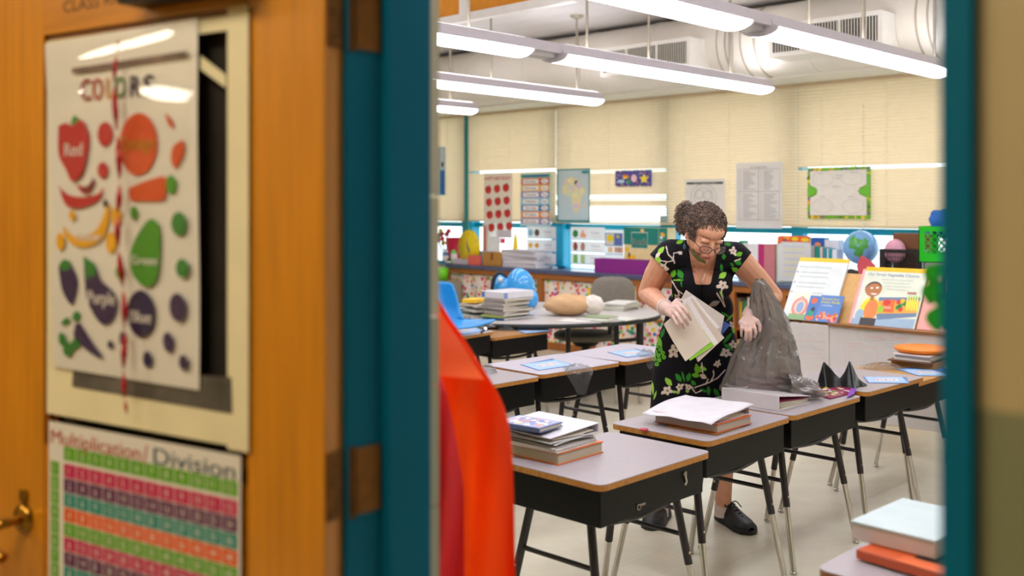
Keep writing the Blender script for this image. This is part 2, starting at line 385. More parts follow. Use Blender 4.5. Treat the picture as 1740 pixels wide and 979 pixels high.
bnd = G().add([(e(345, 95)[0]-x0, -.0056, e(345, 95)[1]-LB), (e(345, 118)[0]-x0, -.0056, e(345, 118)[1]-LB), (e(388, 150)[0]-x0, -.0056, e(388, 150)[1]-LB), (e(388, 128)[0]-x0, -.0056, e(388, 128)[1]-LB)], [(0, 1, 2, 3)])
obj('flap', bnd, papc, t)
# photograph-like dark sheet behind, lower edge in view
bx = [e(130, 625), e(398, 640), e(400, 702), e(128, 656)]
t = thing('photo_sheet', 'dark printed sheet peeking out below the colors poster', 'paper', DP.X @ Vector((bx[3][0], 0, bx[3][1])), DR)
obj('sheet', shift(G().add([(p[0], -.0068, p[1]) for p in [bx[3], bx[2], bx[1], bx[0]]]+[(p[0], -.0062, p[1]) for p in [bx[3], bx[2], bx[1], bx[0]]], BOXF), -bx[3][0], -bx[3][1]), M('55504A', .3, var=.5, scale=12), t)
# the colours poster in its clear sleeve, hung a little askew and bulging
cp = [e(85, 76), e(343, 32), e(346, 662), e(100, 622)]     # tl tr br bl
def cpos(px, py): p = e(px, py); return p
ct = thing('colors_poster', 'glossy COLORS poster of labelled fruits and vegetables on the wooden door', 'poster', DP.X @ Vector((cp[3][0], 0, cp[3][1])), DR)
def bil(u, v):
    a = [cp[3][k]*(1-u)+cp[2][k]*u for k in (0, 1)]; b = [cp[0][k]*(1-u)+cp[1][k]*u for k in (0, 1)]
    return (a[0]*(1-v)+b[0]*v-cp[3][0], -.0095-.004*math.sin(PI*u)*math.sin(PI*v)-.0015*math.sin(7*v+3*u), a[1]*(1-v)+b[1]*v-cp[3][1])
yb = -.0155
obj('sheet', G().grid(lambda u, v: (lambda p: (p[0], p[1], p[2]))(bil(u, v)), 12, 24), M('DAD3C8', .35, var=.02), ct)
pc = G(); cols = ['B5202A', 'C9481A', 'E0A010', '3E8A1E', '2A7A30', '34204E', '1E1748', 'F0E8E0', '74202A', 'C58812', '171036']
cm = [M(c, .4, var=.05, scale=25) for c in cols]
def cd_(px, py, rx, ry, mi, ang=0, k=0):
    c = e(px, py); r = e(px+rx, py); q = e(px, py-ry)
    pc.disc(c[0], c[1], abs(r[0]-c[0]), abs(q[1]-c[1]), yb-.0003*k, mi, 22, ang)
def cpoly(pts, mi, k=0, sp=True):
    q = [e(*p) for p in pts]
    if sp: q = [(p.x, p.y) for p in spline([(a, b, 0) for a, b in q+[q[0]]], 4)][:-1]
    pc.flat(q, yb-.0003*k, mi)
def ctx(s, px, py, h, mi, wpx, k=1):
    a = e(px, py); b = e(px+wpx, py); c = e(px, py-h); pc.text(s, a[0], a[1], c[1]-a[1], yb-.0003*k, mi, w=b[0]-a[0], bold=.0008)
for s, px, py, mi in (('C', 150, 172, 0), ('O', 170, 171, 1), ('L', 194, 168, 2), ('O', 208, 168, 3), ('R', 234, 166, 5), ('S', 257, 165, 5)): ctx(s, px, py, 36, mi, 17 if s != 'L' else 11)
cpoly([(112, 215), (124, 210), (136, 214), (150, 205), (158, 215), (164, 240), (156, 285), (146, 303), (134, 308), (124, 288), (112, 262)], 0)
cpoly([(132, 212), (138, 198), (144, 200), (140, 212)], 3, 1)
ctx('Red', 123, 266, 22, 7, 30, 3)
cd_(191, 229, 13, 21, 0); cd_(187, 290, 9, 14, 0); cpoly([(112, 315), (126, 330), (150, 335), (178, 330), (188, 318), (180, 340), (150, 353), (124, 348)], 0); cpoly([(142, 313), (160, 318), (174, 310), (162, 328), (150, 326)], 0)
cpoly([(172, 300), (163, 315), (148, 322), (160, 326), (172, 315)], 8, 1)
cd_(247, 246, 33, 53, 1); ctx('Orange', 219, 256, 22, 9, 56, 3); cpoly([(292, 192), (304, 205), (307, 219), (298, 212)], 1); cpoly([(324, 238), (325, 260), (312, 286), (303, 275), (306, 250)], 1)
cpoly([(232, 320), (260, 308), (292, 300), (294, 320), (290, 340), (258, 342), (234, 340)], 1); cd_(303, 314, 9, 16, 3)
cpoly([(120, 382), (132, 398), (152, 402), (176, 390), (190, 362), (193, 345), (198, 350), (196, 380), (184, 408), (158, 420), (136, 415), (122, 398)], 2)
ctx('Yellow', 138, 408, 16, 7, 46, 3); cd_(115, 410, 7, 15, 2); cd_(210, 368, 9, 17, 2); cd_(201, 412, 9, 18, 2); cd_(135, 366, 5, 9, 2); cd_(192, 346, 4, 7, 10, 0, 1)
cpoly([(232, 440), (240, 410), (262, 376), (276, 374), (284, 392), (284, 440), (278, 475), (262, 487), (240, 470)], 3); ctx('Green', 236, 448, 15, 7, 44, 3)
cd_(240, 362, 6, 12, 3); cd_(316, 380, 13, 20, 4); cd_(322, 455, 11, 16, 4); cd_(216, 461, 7, 12, 3)
cpoly([(112, 455), (124, 444), (136, 455), (144, 480), (138, 510), (132, 516), (118, 492)], 5); cpoly([(112, 452), (122, 440), (134, 448), (124, 460)], 4, 1)
cpoly([(155, 450), (160, 440), (176, 455), (184, 475), (205, 495), (212, 515), (206, 540), (192, 551), (176, 540), (160, 505)], 5); cpoly([(154, 436), (160, 438), (176, 452), (172, 470), (166, 466), (160, 474)], 4, 1)
ctx('Purple', 163, 514, 22, 7, 46, 3)
cd_(252, 532, 24, 40, 6); ctx('Blue', 234, 545, 20, 7, 36, 3); cd_(314, 521, 14, 24, 5, .2); cd_(298, 580, 9, 17, 5, .2); cd_(324, 614, 8, 13, 5, .2); cd_(263, 609, 8, 14, 6); cd_(221, 574, 6, 12, 6); cd_(200, 584, 5, 7, 6)
cpoly([(140, 552), (148, 548), (168, 578), (186, 604), (176, 604), (150, 585), (138, 570)], 5)
for q in ((124, 545, 8, 5), (118, 575, 6, 12), (128, 592, 9, 11), (142, 536, 7, 8), (141, 582, 8, 9)): cd_(*q, 4, .4)
pr = obj('print', shift(pc, -cp[3][0], -cp[3][1]), cm, ct)
obj('sleeve', G().grid(lambda u, v: (lambda p: (p[0]-.002+.004*u, p[1]-.0085-.013*math.exp(-((v-.765-.03*math.sin(4*u))/.055)**2)*(.75+.25*math.sin(9*u))-.005*math.exp(-((v-.90-.05*u)/.025)**2)*(1 if .2 < u < .9 else .4)-.006*math.exp(-((v-.3)/.1)**2)*math.sin(PI*u), p[2]))(bil(u, v)), 30, 90), glass((255, 255, 255), .97, .03, 'clear_sleeve'), ct)
# dark gather line near its top
obj('header_strip', shift(G().flat([e(135, 118), e(333, 88), e(330, 98), e(180, 122), e(136, 126)], yb-.0012, 0), -cp[3][0], -cp[3][1]), M('6B5048', .5, var=.5, scale=30), ct)
# twisted red paper streamer
rp = [e(226, 72), e(224, 150), e(228, 300), e(230, 400), e(236, 520), e(240, 640), e(241, 702)]
sp_ = spline([(a, -.030-.006*(i % 2), b) for i, (a, b) in enumerate(rp)], 26)
gr = G(); n = len(sp_)
def rib(u, v):
    i = min(int(v*(n-1)), n-1); p = sp_[i]; a = v*34; ww = .0052*min(1, .25+v*4, .25+(1-v)*5)
    return (p.x+(u-.5)*2*ww*math.cos(a), p.y+(u-.5)*2*ww*math.sin(a), p.z)
one('paper_streamer', 'twisted red paper streamer hanging down over the colors poster', 'streamer', shift(gr.grid(rib, 3, 220, mf=lambda u, v: 1 if (int(v*60) % 5 == 2 and .2 < u < .8) else 0), -rp[0][0], -rp[-1][1]), [M('B01424', .35, trl=.2), M('C8606A', .4)], DP.X @ Vector((rp[0][0], 0, rp[-1][1])), DR)
# multiplication chart
mx0, mz1 = e(89, 714); mx1 = e(415, 770)[0]; mz0 = mz1-.46
mp_ = G(); mm = [M(c, .5, var=.04, scale=25) for c in ('5E9A22', 'B81650', '5A1E4E', '1E8276', 'D8571A', 'C9441C', '1E5564', 'D9D2C4', 'C01848')]
def me_(px, py): a, b = e(px, py); return a, b
W = mx1-mx0; gx = mx0+W*.088; cw = (mx1-.006-gx)/12; gz = mz1-.068; chh = e(110, 816)[1]-e(110, 840)[1]; chh = .0272
def cell(x, z, w_, h_, c, s):
    mp_.rect(x+.001, z+.0008, x+w_-.001, z+h_-.0008, -.0076, c)
    k = h_*.5; wd_ = .28*k*len(s)*1.7
    xx = x+w_/2-.5*len(s)*k*.62
    for ch in s: mp_.text(ch, xx, z+h_*.26, k, -.0079, 7, sx=.8); xx += k*.62
for c in range(12): cell(gx+c*cw, gz, cw, chh, 0, str(c+1))
rc = [1, 2, 3, 4, 0]
for r in range(12):
    z = gz-.0045-(r+1)*chh
    cell(mx0+.005, z, W*.055, chh, 0, str(r+1))
    for c in range(12): cell(gx+c*cw, z, cw, chh, rc[r % 5], str((r+1)*(c+1)))
mp_.text('Multiplication', mx0+.008, mz1-.040, .026, -.0077, 5, w=W*.50, bold=.0006); mp_.text('/', mx0+W*.53, mz1-.044, .034, -.0077, 8, w=.012, bold=.0005); mp_.text('Division', mx0+W*.585, mz1-.040, .028, -.0077, 6, w=W*.39, bold=.0006)
ptag('multiplication_chart', 'Multiplication/Division times table chart taped low on the wooden door', mx0, mz0, mx1, mz1, -.0068, M('D3CBC0', .5, var=.02), mp_, pm=mm)
# notice on the corridor wall beyond the door's free edge
HP = Plane((UD-.012, 0, 0), -PI/2)
a = HP(-40, 300); b = HP(14, 590)
pr2 = G().rect(a[0], a[1]-.004, b[0], a[1], -.003, 0).rect(a[0], HP(5, 392)[1]-.004, b[0], HP(5, 392)[1], -.003, 0).rect(a[0], b[1], b[0], b[1]+.005, -.003, 0)
for k in range(12): pr2.rect(HP(1, 400)[0]-.05, HP(5, 420+k*13)[1], HP(7, 400)[0]-.004*(k % 3), HP(5, 420+k*13)[1]+.004, -.003, 1)
ptag('hall_notice', 'white notice with red borders on the corridor wall behind the door edge', a[0], b[1], b[0], a[1], -.002, M('DCD6C8', .6), pr2, pm=[M('C8503E', .5), M('6A6560', .6)], plane=HP)
# ================================================================== lights, ducts, ceiling things
lens = M('F6F7FF', .4, emit=LENS_E, var=0); house = M('D2CCD6', .4, var=.03); metal = M('B9B6B4', .3, metal=.8); rodm = M('A89F8E', .4, metal=.3)
ZF = 2.45
upm = M('FAF8FF', .4, emit=UP_E, var=0)  # glow added on top of the housings to brighten ceiling and duct
def fixture(v, segs, rods, label):
    for k, (a, b) in enumerate(segs):
        t = thing('linear_light', label % ('window-end' if k == 0 else ('door-end' if k == 1 else 'nearest')), 'light', (a, v, ZF), 0, 'suspended linear lights')
        L = b-a
        h = G().prism([(-.115, .045), (.115, .045), (.085, .062), (.075, .115), (-.075, .115), (-.085, .062)], 0, L+.001, 0, Matrix(((0, 0, 1, 0), (1, 0, 0, 0), (0, 1, 0, 0), (0, 0, 0, 1))))
        obj('housing', h, house, t); obj('added_uplight_panel', G().box(.05, L-.05, -.06, .06, .1155, .119), upm, t)
        pr = [(-.108, .045)]+[(.108*math.cos(PI+PI*i/10), .045+.045*math.sin(PI+PI*i/10)) for i in range(1, 10)]+[(.108, .045)]
        obj('diffuser', G().prism(pr, .02, L-.02, 0, Matrix(((0, 0, 1, 0), (1, 0, 0, 0), (0, 1, 0, 0), (0, 0, 0, 1))), smooth=True), lens, t)
        for q in (0, L-.02):
            obj('end_cap', G().prism([(x*1.04, z*1.02) for x, z in pr], q, q+.02, 0, Matrix(((0, 0, 1, 0), (1, 0, 0, 0), (0, 1, 0, 0), (0, 0, 0, 1)))), house, t)
        for r in rods:
            if a-.15 <= r < b+.15:
                rr = obj('rod', G().tube([(r-a, 0, .115), (r-a, 0, CEIL-ZF-.001)], .009, 8), rodm, t)
        if k == 0:
            c = obj('canopy', G().lathe([(0, -.03), (.03, -.028), (.06, -.012), (.065, 0)], 18, X=Matrix.Translation((rods[0]-a, 0, CEIL-ZF))), rodm, t)
            obj('cable', G().tube(spline([(rods[0]-a+.01, .01, CEIL-ZF-.03), (rods[0]-a+.05, .01, CEIL-ZF-.4), (rods[0]-a+.03, 0, .115)], 6), .003, 6), rodm, t)
        if k+1 < len(segs):
            c = segs[k+1][1]
            obj('joiner', G().box(c-a, 0, -.078, .078, .05, .114), house, t); obj('lamp_socket', G().box(c-a+.03, -.03, -.05, .05, .02, .05), metal, t)
fixture(2.91, [(4.92, 7.46), (2.25, 4.70)], [6.19, 5.49, 3.0], 'bright suspended linear light, %s length of the row nearest the right doorframe')
fixture(4.39, [(4.88, 7.50), (2.2, 4.60)], [6.99, 5.91, 5.22, 4.13, 2.6], 'bright suspended linear light, %s length of the second row from the right')
fixture(6.0, [(4.86, 7.27), (2.2, 4.60)], [6.99, 5.9, 4.1, 2.6], 'bright suspended linear light, %s length of the third row from the right')
fixture(7.5, [(4.70, 7.10), (2.1, 4.50)], [6.8, 5.2, 3.9, 2.6], 'bright suspended linear light, %s length of the far left row')
fixture(1.42, [(4.92, 7.40), (2.25, 4.70)], [6.99, 5.49, 4.1, 2.6], 'bright suspended linear light, %s length of an added unseen row behind right doorframe')  # unseen row at the same spacing, added for its light
# unseen lamp added near the door wall to brighten the orange jacket
t = thing('added_fill_light', 'unseen linear light added along the door wall to brighten the jacket', 'light', (2.0, .5, 2.85))
obj('housing', G().box(-.12, .12, 0, 2.4, 0, .10), house, t); obj('diffuser', G().box(-.10, .10, .02, 2.38, -.04, 0), M('F4F5FF', .4, emit=SIDE_E, var=0), t); obj('rod', G().tube([(0, .3, .1), (0, .3, CEIL-2.851)], .01, 8), rodm, t); obj('rod', G().tube([(0, 2.1, .1), (0, 2.1, CEIL-2.851)], .01, 8), rodm, t)
# corridor lamp
t = thing('corridor_light', 'recessed corridor light behind the camera', 'light', (-.55, 1.2, 2.9))
obj('frame', G().box(-.32, .32, -.62, .62, -.03, 0), house, t); obj('diffuser', G().box(-.28, .28, -.58, .58, -.036, -.03), M('FFF3DC', .4, emit=HALL_E, var=0), t)
t = thing('corridor_light', 'recessed corridor light beside the open door leaf', 'light', (-.9, 3.4, 2.9))
obj('frame', G().box(-.32, .32, -.62, .62, -.03, 0), house, t); obj('diffuser', G().box(-.28, .28, -.58, .58, -.036, -.03), M('FFF3DC', .4, emit=HALL_E, var=0), t)
# big round duct along the window wall, painted, with swaged rings
duct = M('F0EBE0', .42, var=.05, scale=3); dgr = M('EFECE4', .4, var=.03)
t = thing('air_duct', 'large round cream air duct running above the window blinds', 'duct', (7.72, VR, 2.92))
n = 40
obj('pipe', G().tube([(0, 0, 0), (0, (VL-VR)-.03, 0)], .30, 40), duct, t)
for k in range(15):
    y = .3+k*.78
    obj('ring', G().tube([(0, y, 0), (0, y+.03, 0)], .306, 40), duct, t)
ring_v = [onu(p, 70, 7.45).y for p in (1222, 1236, 1262, 1285, 1560, 1580)]
for y in ring_v: obj('ring', G().tube([(0, y-VR, 0), (0, y-VR+.012, 0)], .308, 40), M('B8AE9C', .6), t)
struct('trim_7', G().box(7.72, UW, VR, VL, 2.60, 2.66), M('ECE9E0', .5, var=.02))
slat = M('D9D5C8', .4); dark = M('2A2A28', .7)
def grille(px0, px1, px2, label):
    a = onu(px0, 80, 7.2).y; b = onu(px1, 80, 7.2).y; t = thing('duct_grille', label, 'vent', (7.2, b, 2.70), 0, 'duct grilles')
    L = a-b
    obj('housing', G().box(.012, .42, 0, L, 0, .26), dgr, t, bevel=.004)
    fr = G().box(0, .012, 0, L, 0, .035).box(0, .012, 0, L, .225, .26).box(0, .012, 0, .035, .035, .225).box(0, .012, L-.035, L, .035, .225)
    for q in (.36, .70): fr.box(0, .012, L*q-.01, L*q+.01, .035, .225)
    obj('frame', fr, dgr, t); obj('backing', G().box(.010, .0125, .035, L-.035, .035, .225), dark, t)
    k = .05
    me = None
    while k < L-.05:
        g = G().box(0, .010, -.004, .004, .037, .223)
        if me is None: o = obj('louvre', g, slat, t); me = o.data
        else: o = bpy.data.objects.new('louvre', me); COL.objects.link(o); o.parent = t
        o.location = (0, k, 0); o.rotation_euler = (0, 0, .3); k += .0235
grille(1020, 1172, 1208, 'cream duct grille with upright louvres above the second light row')
grille(1306, 1499, 1540, 'wide cream duct grille crossed by the light row at upper right')
# hanging rods and straps on the duct
for p, y0, nm in ((1240, 0, 'centre'), (1588, 0, 'right')):
    q = onu(p, 40, 7.38)
    one('duct_hanger', 'thin metal hanger rod and strap holding the duct, %s one' % nm, 'hanger', G().tube([(0, 0, -.42), (0, 0, CEIL-2.92)], .012, 8), metal, (q.x, q.y, 2.92))
# framed orange panels hanging under the ceiling on the left
t = thing('hanging_panel', 'orange panels in a white frame hung under the ceiling at upper left', 'panel', (5.15, onu(975, 8, 5.15).y, 0))
zz = onu(760, 43, 5.15).z; L = 9.0-t.location.y
obj('frame', G().box(-.03, .03, 0, L, zz, zz+.06).box(-.03, .03, 0, .07, zz+.06, CEIL).box(-.03, .03, .07, L, CEIL-.05, CEIL), white, t)
v_m = onu(792, 20, 5.15).y-t.location.y
obj('frame', G().box(-.03, .03, v_m-.045, v_m+.045, zz+.06, CEIL-.05), white, t)
org = M('DE8E06', .5, var=.08)
obj('panel', G().box(-.012, .012, .07, v_m-.045, zz+.06, CEIL-.05), org, t); obj('panel', G().box(-.012, .012, v_m+.045, L, zz+.06, CEIL-.05), org, t)
# ================================================================== venetian blinds
bl_m = M('EFD9B8', .5, var=.02, trl=.36); UB = 8.17
edges = [posts[0]-.06]+[vpx(p, UB) for p in (792, 795, 945, 945.3, 1134.7, 1135, 1356.6, 1357)]+[posts[5]+.04, posts[5]-.02, posts[7]+.1]
ZT = 2.60
struct('trim_8', G().box(UB-.015, UB+.05, onu(796.5, 300, UB).y, onu(790.5, 300, UB).y, .86, 2.60), M('2A8C92', .4))
def blind(a, b, px, label, opens=(), zb_px=383, lower=None):
    zb_ = onu(px, zb_px, UB).z; t = thing('venetian_blind', label, 'blind', (UB, (a+b)/2, zb_), 0, 'venetian blinds along the window wall')
    h = (a-b)/2; H = ZT-zb_
    obj('head_rail', G().box(-.02, .02, -h, h, H-.03, H), bl_m, t); obj('bottom_rail', G().box(-.014, .014, -h, h, 0, .018), M('CFC2A0', .5), t)
    g = G(); z = .03; P = .0285
    while z < H-.018:
        py = pix((UB, (a+b)/2, zb_+z))[1]
        o = any(lo <= py <= hi for lo, hi in opens); al = .12 if o else 1.12
        if o and lower: al = lower
        al += R.uniform(-.03, .03); c, s = math.cos(al)*.0175, math.sin(al)*.0175; sag = R.uniform(-.001, .001)
        g.add([(c, -h, z-s), (c, h, z-s+sag), (-.009, h, z-.002+sag), (-.009, -h, z-.002), (-c, h, z+s+sag), (-c, -h, z+s)], [(0, 1, 2, 3), (3, 2, 4, 5)], 0, False); z += P
    o = obj('slats', g, bl_m, t, kind='stuff')
    for q in (-h*.72, 0, h*.72): obj('ladder_cord', G().tube([(-.02, q, .01), (-.02, q, H-.03)], .002, 5), M('F8F2E6', .8, trl=.4), t)
    return t
blind(edges[0], edges[1], 765, 'leftmost venetian blind, cream, beside the left doorframe', zb_px=376)
blind(edges[2], edges[3], 870, 'cream venetian blind behind the apples poster', [(289, 294)], 377)
blind(edges[4], edges[5], 1040, 'cream venetian blind with open bright slats beside the map', [(289, 294), (330, 341), (351, 378)], 381, .45)
blind(edges[6], edges[7], 1250, 'cream venetian blind directly behind the woman', [(244, 247)], 384)
blind(edges[8], edges[9], 1475, 'wide cream venetian blind at right behind the green-bordered poster', [(280, 284)], 388)
blind(edges[10], edges[11], 1900, 'venetian blind beyond the right doorframe, cream', (), 392)
# small beaded chain and wand
q = onu(1467, 200, UB-.03)
tag(one('bead_chain', 'beaded chain hanging down the middle of the right blind', 'chain', (lambda g: [g.ell((0, 0, -i*.035), .007, 8, 6) for i in range(30)] and g)(G()).tube([(0, 0, .1), (0, 0, -1.02)], .0015, 5), M('E8E4E0', .3), (q.x, q.y, 2.35)), kind=None)
# ================================================================== posters taped to the blinds
BP = Plane((UB-.035, 0, 0), -PI/2)
def poster(name, label, px0, py0, px1, py1, base, draw, cols, tilt=0, y=-.004, cat='poster', plane=BP, bevel=0):
    a, b, c, d = plane.box(px0, py0, px1, py1); t = thing(name, label, cat, plane.X @ Vector((a, y, b)), plane.rz)
    W_, H_ = c-a, d-b
    o = obj('sheet', G().grid(lambda u, v: (u*W_, -.0015-.004*math.sin(PI*v*1.3)*tilt, v*H_), 4, 8), M(base, .5, var=.02, trl=.35), t)
    g = G()
    class Q: pass
    q = Q(); q.g = g; q.W = W_; q.H = H_; q.y = lambda k=0: -.008-.0012*k
    q.p = lambda px, py: ((px-px0)/(px1-px0)*W_, (py1-py)/(py1-py0)*H_)
    q.r = lambda x0_, y0_, x1_, y1_, mi, k=0: g.rect(q.p(x0_, y0_)[0], q.p(x0_, y1_)[1], q.p(x1_, y1_)[0], q.p(x0_, y0_)[1], q.y(k), mi)
    q.e = lambda x_, y_, rx, ry, mi, k=0, ang=0, n=14: g.disc(*q.p(x_, y_), rx/(px1-px0)*W_, ry/(py1-py0)*H_, q.y(k), mi, n, ang)
    q.f = lambda pts, mi, k=0: g.flat([q.p(*p_) for p_ in pts], q.y(k), mi)
    q.t = lambda s, x_, y_, h_, mi, w_=None, k=1, **kw: g.text(s, *q.p(x_, y_), h_/(py1-py0)*H_, q.y(k), mi, w=(w_/(px1-px0)*W_ if w_ else None), **kw)
    draw(q); obj('print', g, [M(c_, .5, var=.04) for c_ in cols], t); return t
def d_apples(q):
    q.t('HAPPY BIRTHDAY!', 825, 306, 6, 0, 44)
    for r in range(4):
        for c in range(3):
            x, y = 831+c*15+r*1.2+(2 if r == 3 else 0), 322+r*21.5-c*1.5
            q.e(x-2, y, 3.4, 6.2, 0); q.e(x+2, y, 3.4, 6.2, 0); q.e(x, y+2.5, 3.5, 5.2, 0, 1); q.f([(x-.5, y-5), (x+3, y-9.5), (x+1.5, y-5)], 1, 2)
poster('apples_poster', 'white birthday poster with twelve red apples on the blind', 823, 294, 871, 404, 'E9E2DC', d_apples, ['D03434', '4E8A3A'], 1)
def d_days(q):
    q.r(886, 296, 936, 302, 7); q.r(888, 297, 934, 301, 8, 1)
    for i, (s, c) in enumerate(zip(('Sunday', 'Monday', 'Tuesday', 'Wednesday', 'Thursday', 'Friday', 'Saturday'), (0, 1, 2, 3, 4, 5, 2))):
        y = 303+i*11.3; q.r(887, y, 935, y+10.6, c); q.r(890, y+1.5, 917, y+9.2, 6, 1); q.e(927, y+5.3, 6.5, 4.2, 6, 1)
        q.t(s, 894, y+7, 3.6, 9, 19, 2); q.t(s[:3], 923.5, y+7, 3.2, 9, 7, 2)
poster('weekday_chart', 'weekday chart with coloured rows hanging on the blind', 885, 294, 937, 384, 'CFE3E0', d_days, ['D9532C', 'F2B24A', '8F84C4', '8FCBE0', '1F78B4', 'F08A24', 'F4EFEA', '8CC870', '3F6FA8', '555555'], 1)
def d_map(q):
    q.r(948, 287, 1003, 289, 0); q.r(948, 374, 1003, 377, 0); q.r(948, 287, 949.6, 377, 0); q.r(1001.4, 287, 1003, 377, 0); q.e(996, 293, 7, 2.6, 0)
    rr = random.Random(3)
    out = [(957, 318), (962, 305), (972, 300), (983, 305), (992, 318), (997, 325), (990, 336), (988, 350), (982, 361), (978, 363), (974, 352), (973, 336), (962, 331), (956, 326)]
    q.f(out, 1)
    for i in range(26):
        x, y = rr.uniform(960, 992), rr.uniform(303, 356)
        if y > 334 and not 976 < x < 986: continue
        q.e(x, y, rr.uniform(2.5, 4.5), rr.uniform(3, 5.5), rr.choice([2, 3, 4, 5, 6]), 1+i % 3*.3, rr.uniform(0, 3), 6)
    q.e(994, 351, 1.6, 4.5, 5, 0, -.4)
poster('africa_map', 'pale blue map of Africa with teal border hanging on the blind', 948, 287, 1003, 378, 'C3D3DE', d_map, ['2A8C8C', 'E8DDB0', 'E8CDD0', 'EFE8B4', 'DDCCDF', 'E8CBB0', 'D2DFC0'], 1)
def d_stars(q):
    for i in range(9): q.r(1047+i*6.8, 289, 1050+i*6.8, 291, [1, 2, 3][i % 3]); q.r(1047+i*6.8, 315.4, 1050+i*6.8, 317, [2, 3, 1][i % 3])
    rr = random.Random(5)
    for i in range(40): q.e(rr.uniform(1049, 1105), rr.uniform(293, 314), 1.1, 1.1, rr.choice([1, 2, 4, 5]), .3, 0, 6)
    q.e(1065, 300, 6, 3.4, 1, 1); q.e(1064, 302, 4, 2, 2, 2); q.e(1079, 303, 5, 6.5, 4, 1); q.e(1057, 308, 6, 3, 5, 1); q.e(1070, 309, 3, 4.5, 3, 1)
    st = [(1096+(9 if i % 2 == 0 else 4)*math.sin(i*PI/5), 304.5-(9 if i % 2 == 0 else 4)*math.cos(i*PI/5)) for i in range(10)]
    for i in range(10): q.f([(1096, 304.5), st[i], st[(i+1) % 10]], 2, 1)
poster('star_banner', 'small purple banner with yellow star and balloons on the blind', 1046, 289, 1108, 317, '5A55A8', d_stars, ['F0F0F0', 'E8842C', 'F5D94A', '3E9E4E', 'F2C8D0', 'B8DCEC'])
def d_brain(q):
    q.r(1168, 309.5, 1230, 313, 0); q.t('Unit 3: Skeleton: Skull', 1180, 312.6, 2.4, 2, 38, 2)
    for a, b, c in ((1197, 336, 22), (1197, 336, 16), (1190, 330, 7), (1204, 332, 7)):
        pts = [q.p(a+c*math.cos(i*PI/12), b+c*1.05*math.sin(i*PI/12)) for i in range(25)]; q.g.line(pts, .007, q.y(), 1)
poster('skull_diagram', 'white sheet with line diagram and black title bar above the woman', 1165, 304, 1233, 385, 'E6E4E4', d_brain, ['2A3A38', 'C4C4C8', 'DDDDDD'])
def d_list(q):
    q.t('Unit Vocabulary Words', 1277, 286, 4, 1, 27)
    q.r(1256, 287, 1326, 287.6, 0); q.r(1256, 325, 1326, 326, 0); q.r(1290, 288, 1291, 374, 0); q.r(1256, 373, 1326, 374, 0); q.r(1256, 288, 1256.6, 374, 0); q.r(1325.5, 288, 1326, 374, 0)
    rr = random.Random(1)
    for c in (1259, 1294):
        for y in range(291, 372, 3):
            if 322 < y < 329: continue
            q.r(c, y, c+2, y+1, 2); q.r(c+5, y, c+5+rr.uniform(10, 24), y+1.1, 2)
poster('word_list_poster', 'tall white typed word list in two columns on the blind', 1251, 276, 1330, 388, 'E6E4E6', d_list, ['A8A8AC', '8A8A90', 'AEAEB4'], 1)
def d_green(q):
    rr = random.Random(9)
    for i in range(70):
        s = i % 4; t_ = rr.random(); x, y = ((1374+t_*105, 287) if s == 0 else (1374+t_*105, 369) if s == 1 else (1376, 286+t_*85) if s == 2 else (1477.5, 286+t_*85))
        q.e(x, y, rr.uniform(2.5, 5), rr.uniform(1.6, 3), rr.choice([0, 0, 1, 2, 3, 4]), rr.random(), rr.uniform(0, 3), 7)
    q.f([(1374, 314), (1384, 318), (1392, 325), (1384, 330), (1376, 336)], 0, 2); q.f([(1479, 310), (1470, 318), (1459, 325), (1468, 331), (1479, 338)], 0, 2)
    q.f([(1378, 290), (1474, 289), (1474, 314), (1462, 320), (1462, 330), (1474, 336), (1474, 366), (1378, 366), (1378, 336), (1390, 330), (1390, 320), (1378, 314)], 5, 1.5)
    for s, x, y, w_ in (('Word', 1422, 299, 11), ('Work', 1422, 304, 9), ('Definition', 1417, 318, 15), ('Antonym', 1396, 335, 9), ('Synonym', 1444, 335, 9), ('Sentence', 1392, 295, 8), ('Picture', 1448, 295, 11)): q.t(s, x, y, 2.4, 6, w_, 3)
    for a, b in ((1400, 350), (1452, 350), (1400, 303), (1450, 303)):
        q.g.line([q.p(a+18*math.cos(i*PI/10), b+12*math.sin(i*PI/10)) for i in range(21)], .005, q.y(2.5), 7)
poster('vocabulary_poster', 'blank word-map poster with leafy green border on right blind', 1373, 284, 1480, 372, '7FB030', d_green, ['6DBE2E', 'F0A030', '5C7A30', 'E8D040', '8A6A90', 'E3DDD2', '888888', 'CFC8BC'])
def d_blue(q): q.r(748, 290, 757, 331, 0); q.r(749, 252, 756, 288, 1, 1); q.r(751, 276, 755, 284, 2, 2)
poster('blue_flyer', 'narrow blue and white flyer on the leftmost blind', 738, 250, 757, 332, '9CC4E0', d_blue, ['2A78C8', 'DCE6EE', '555555'])
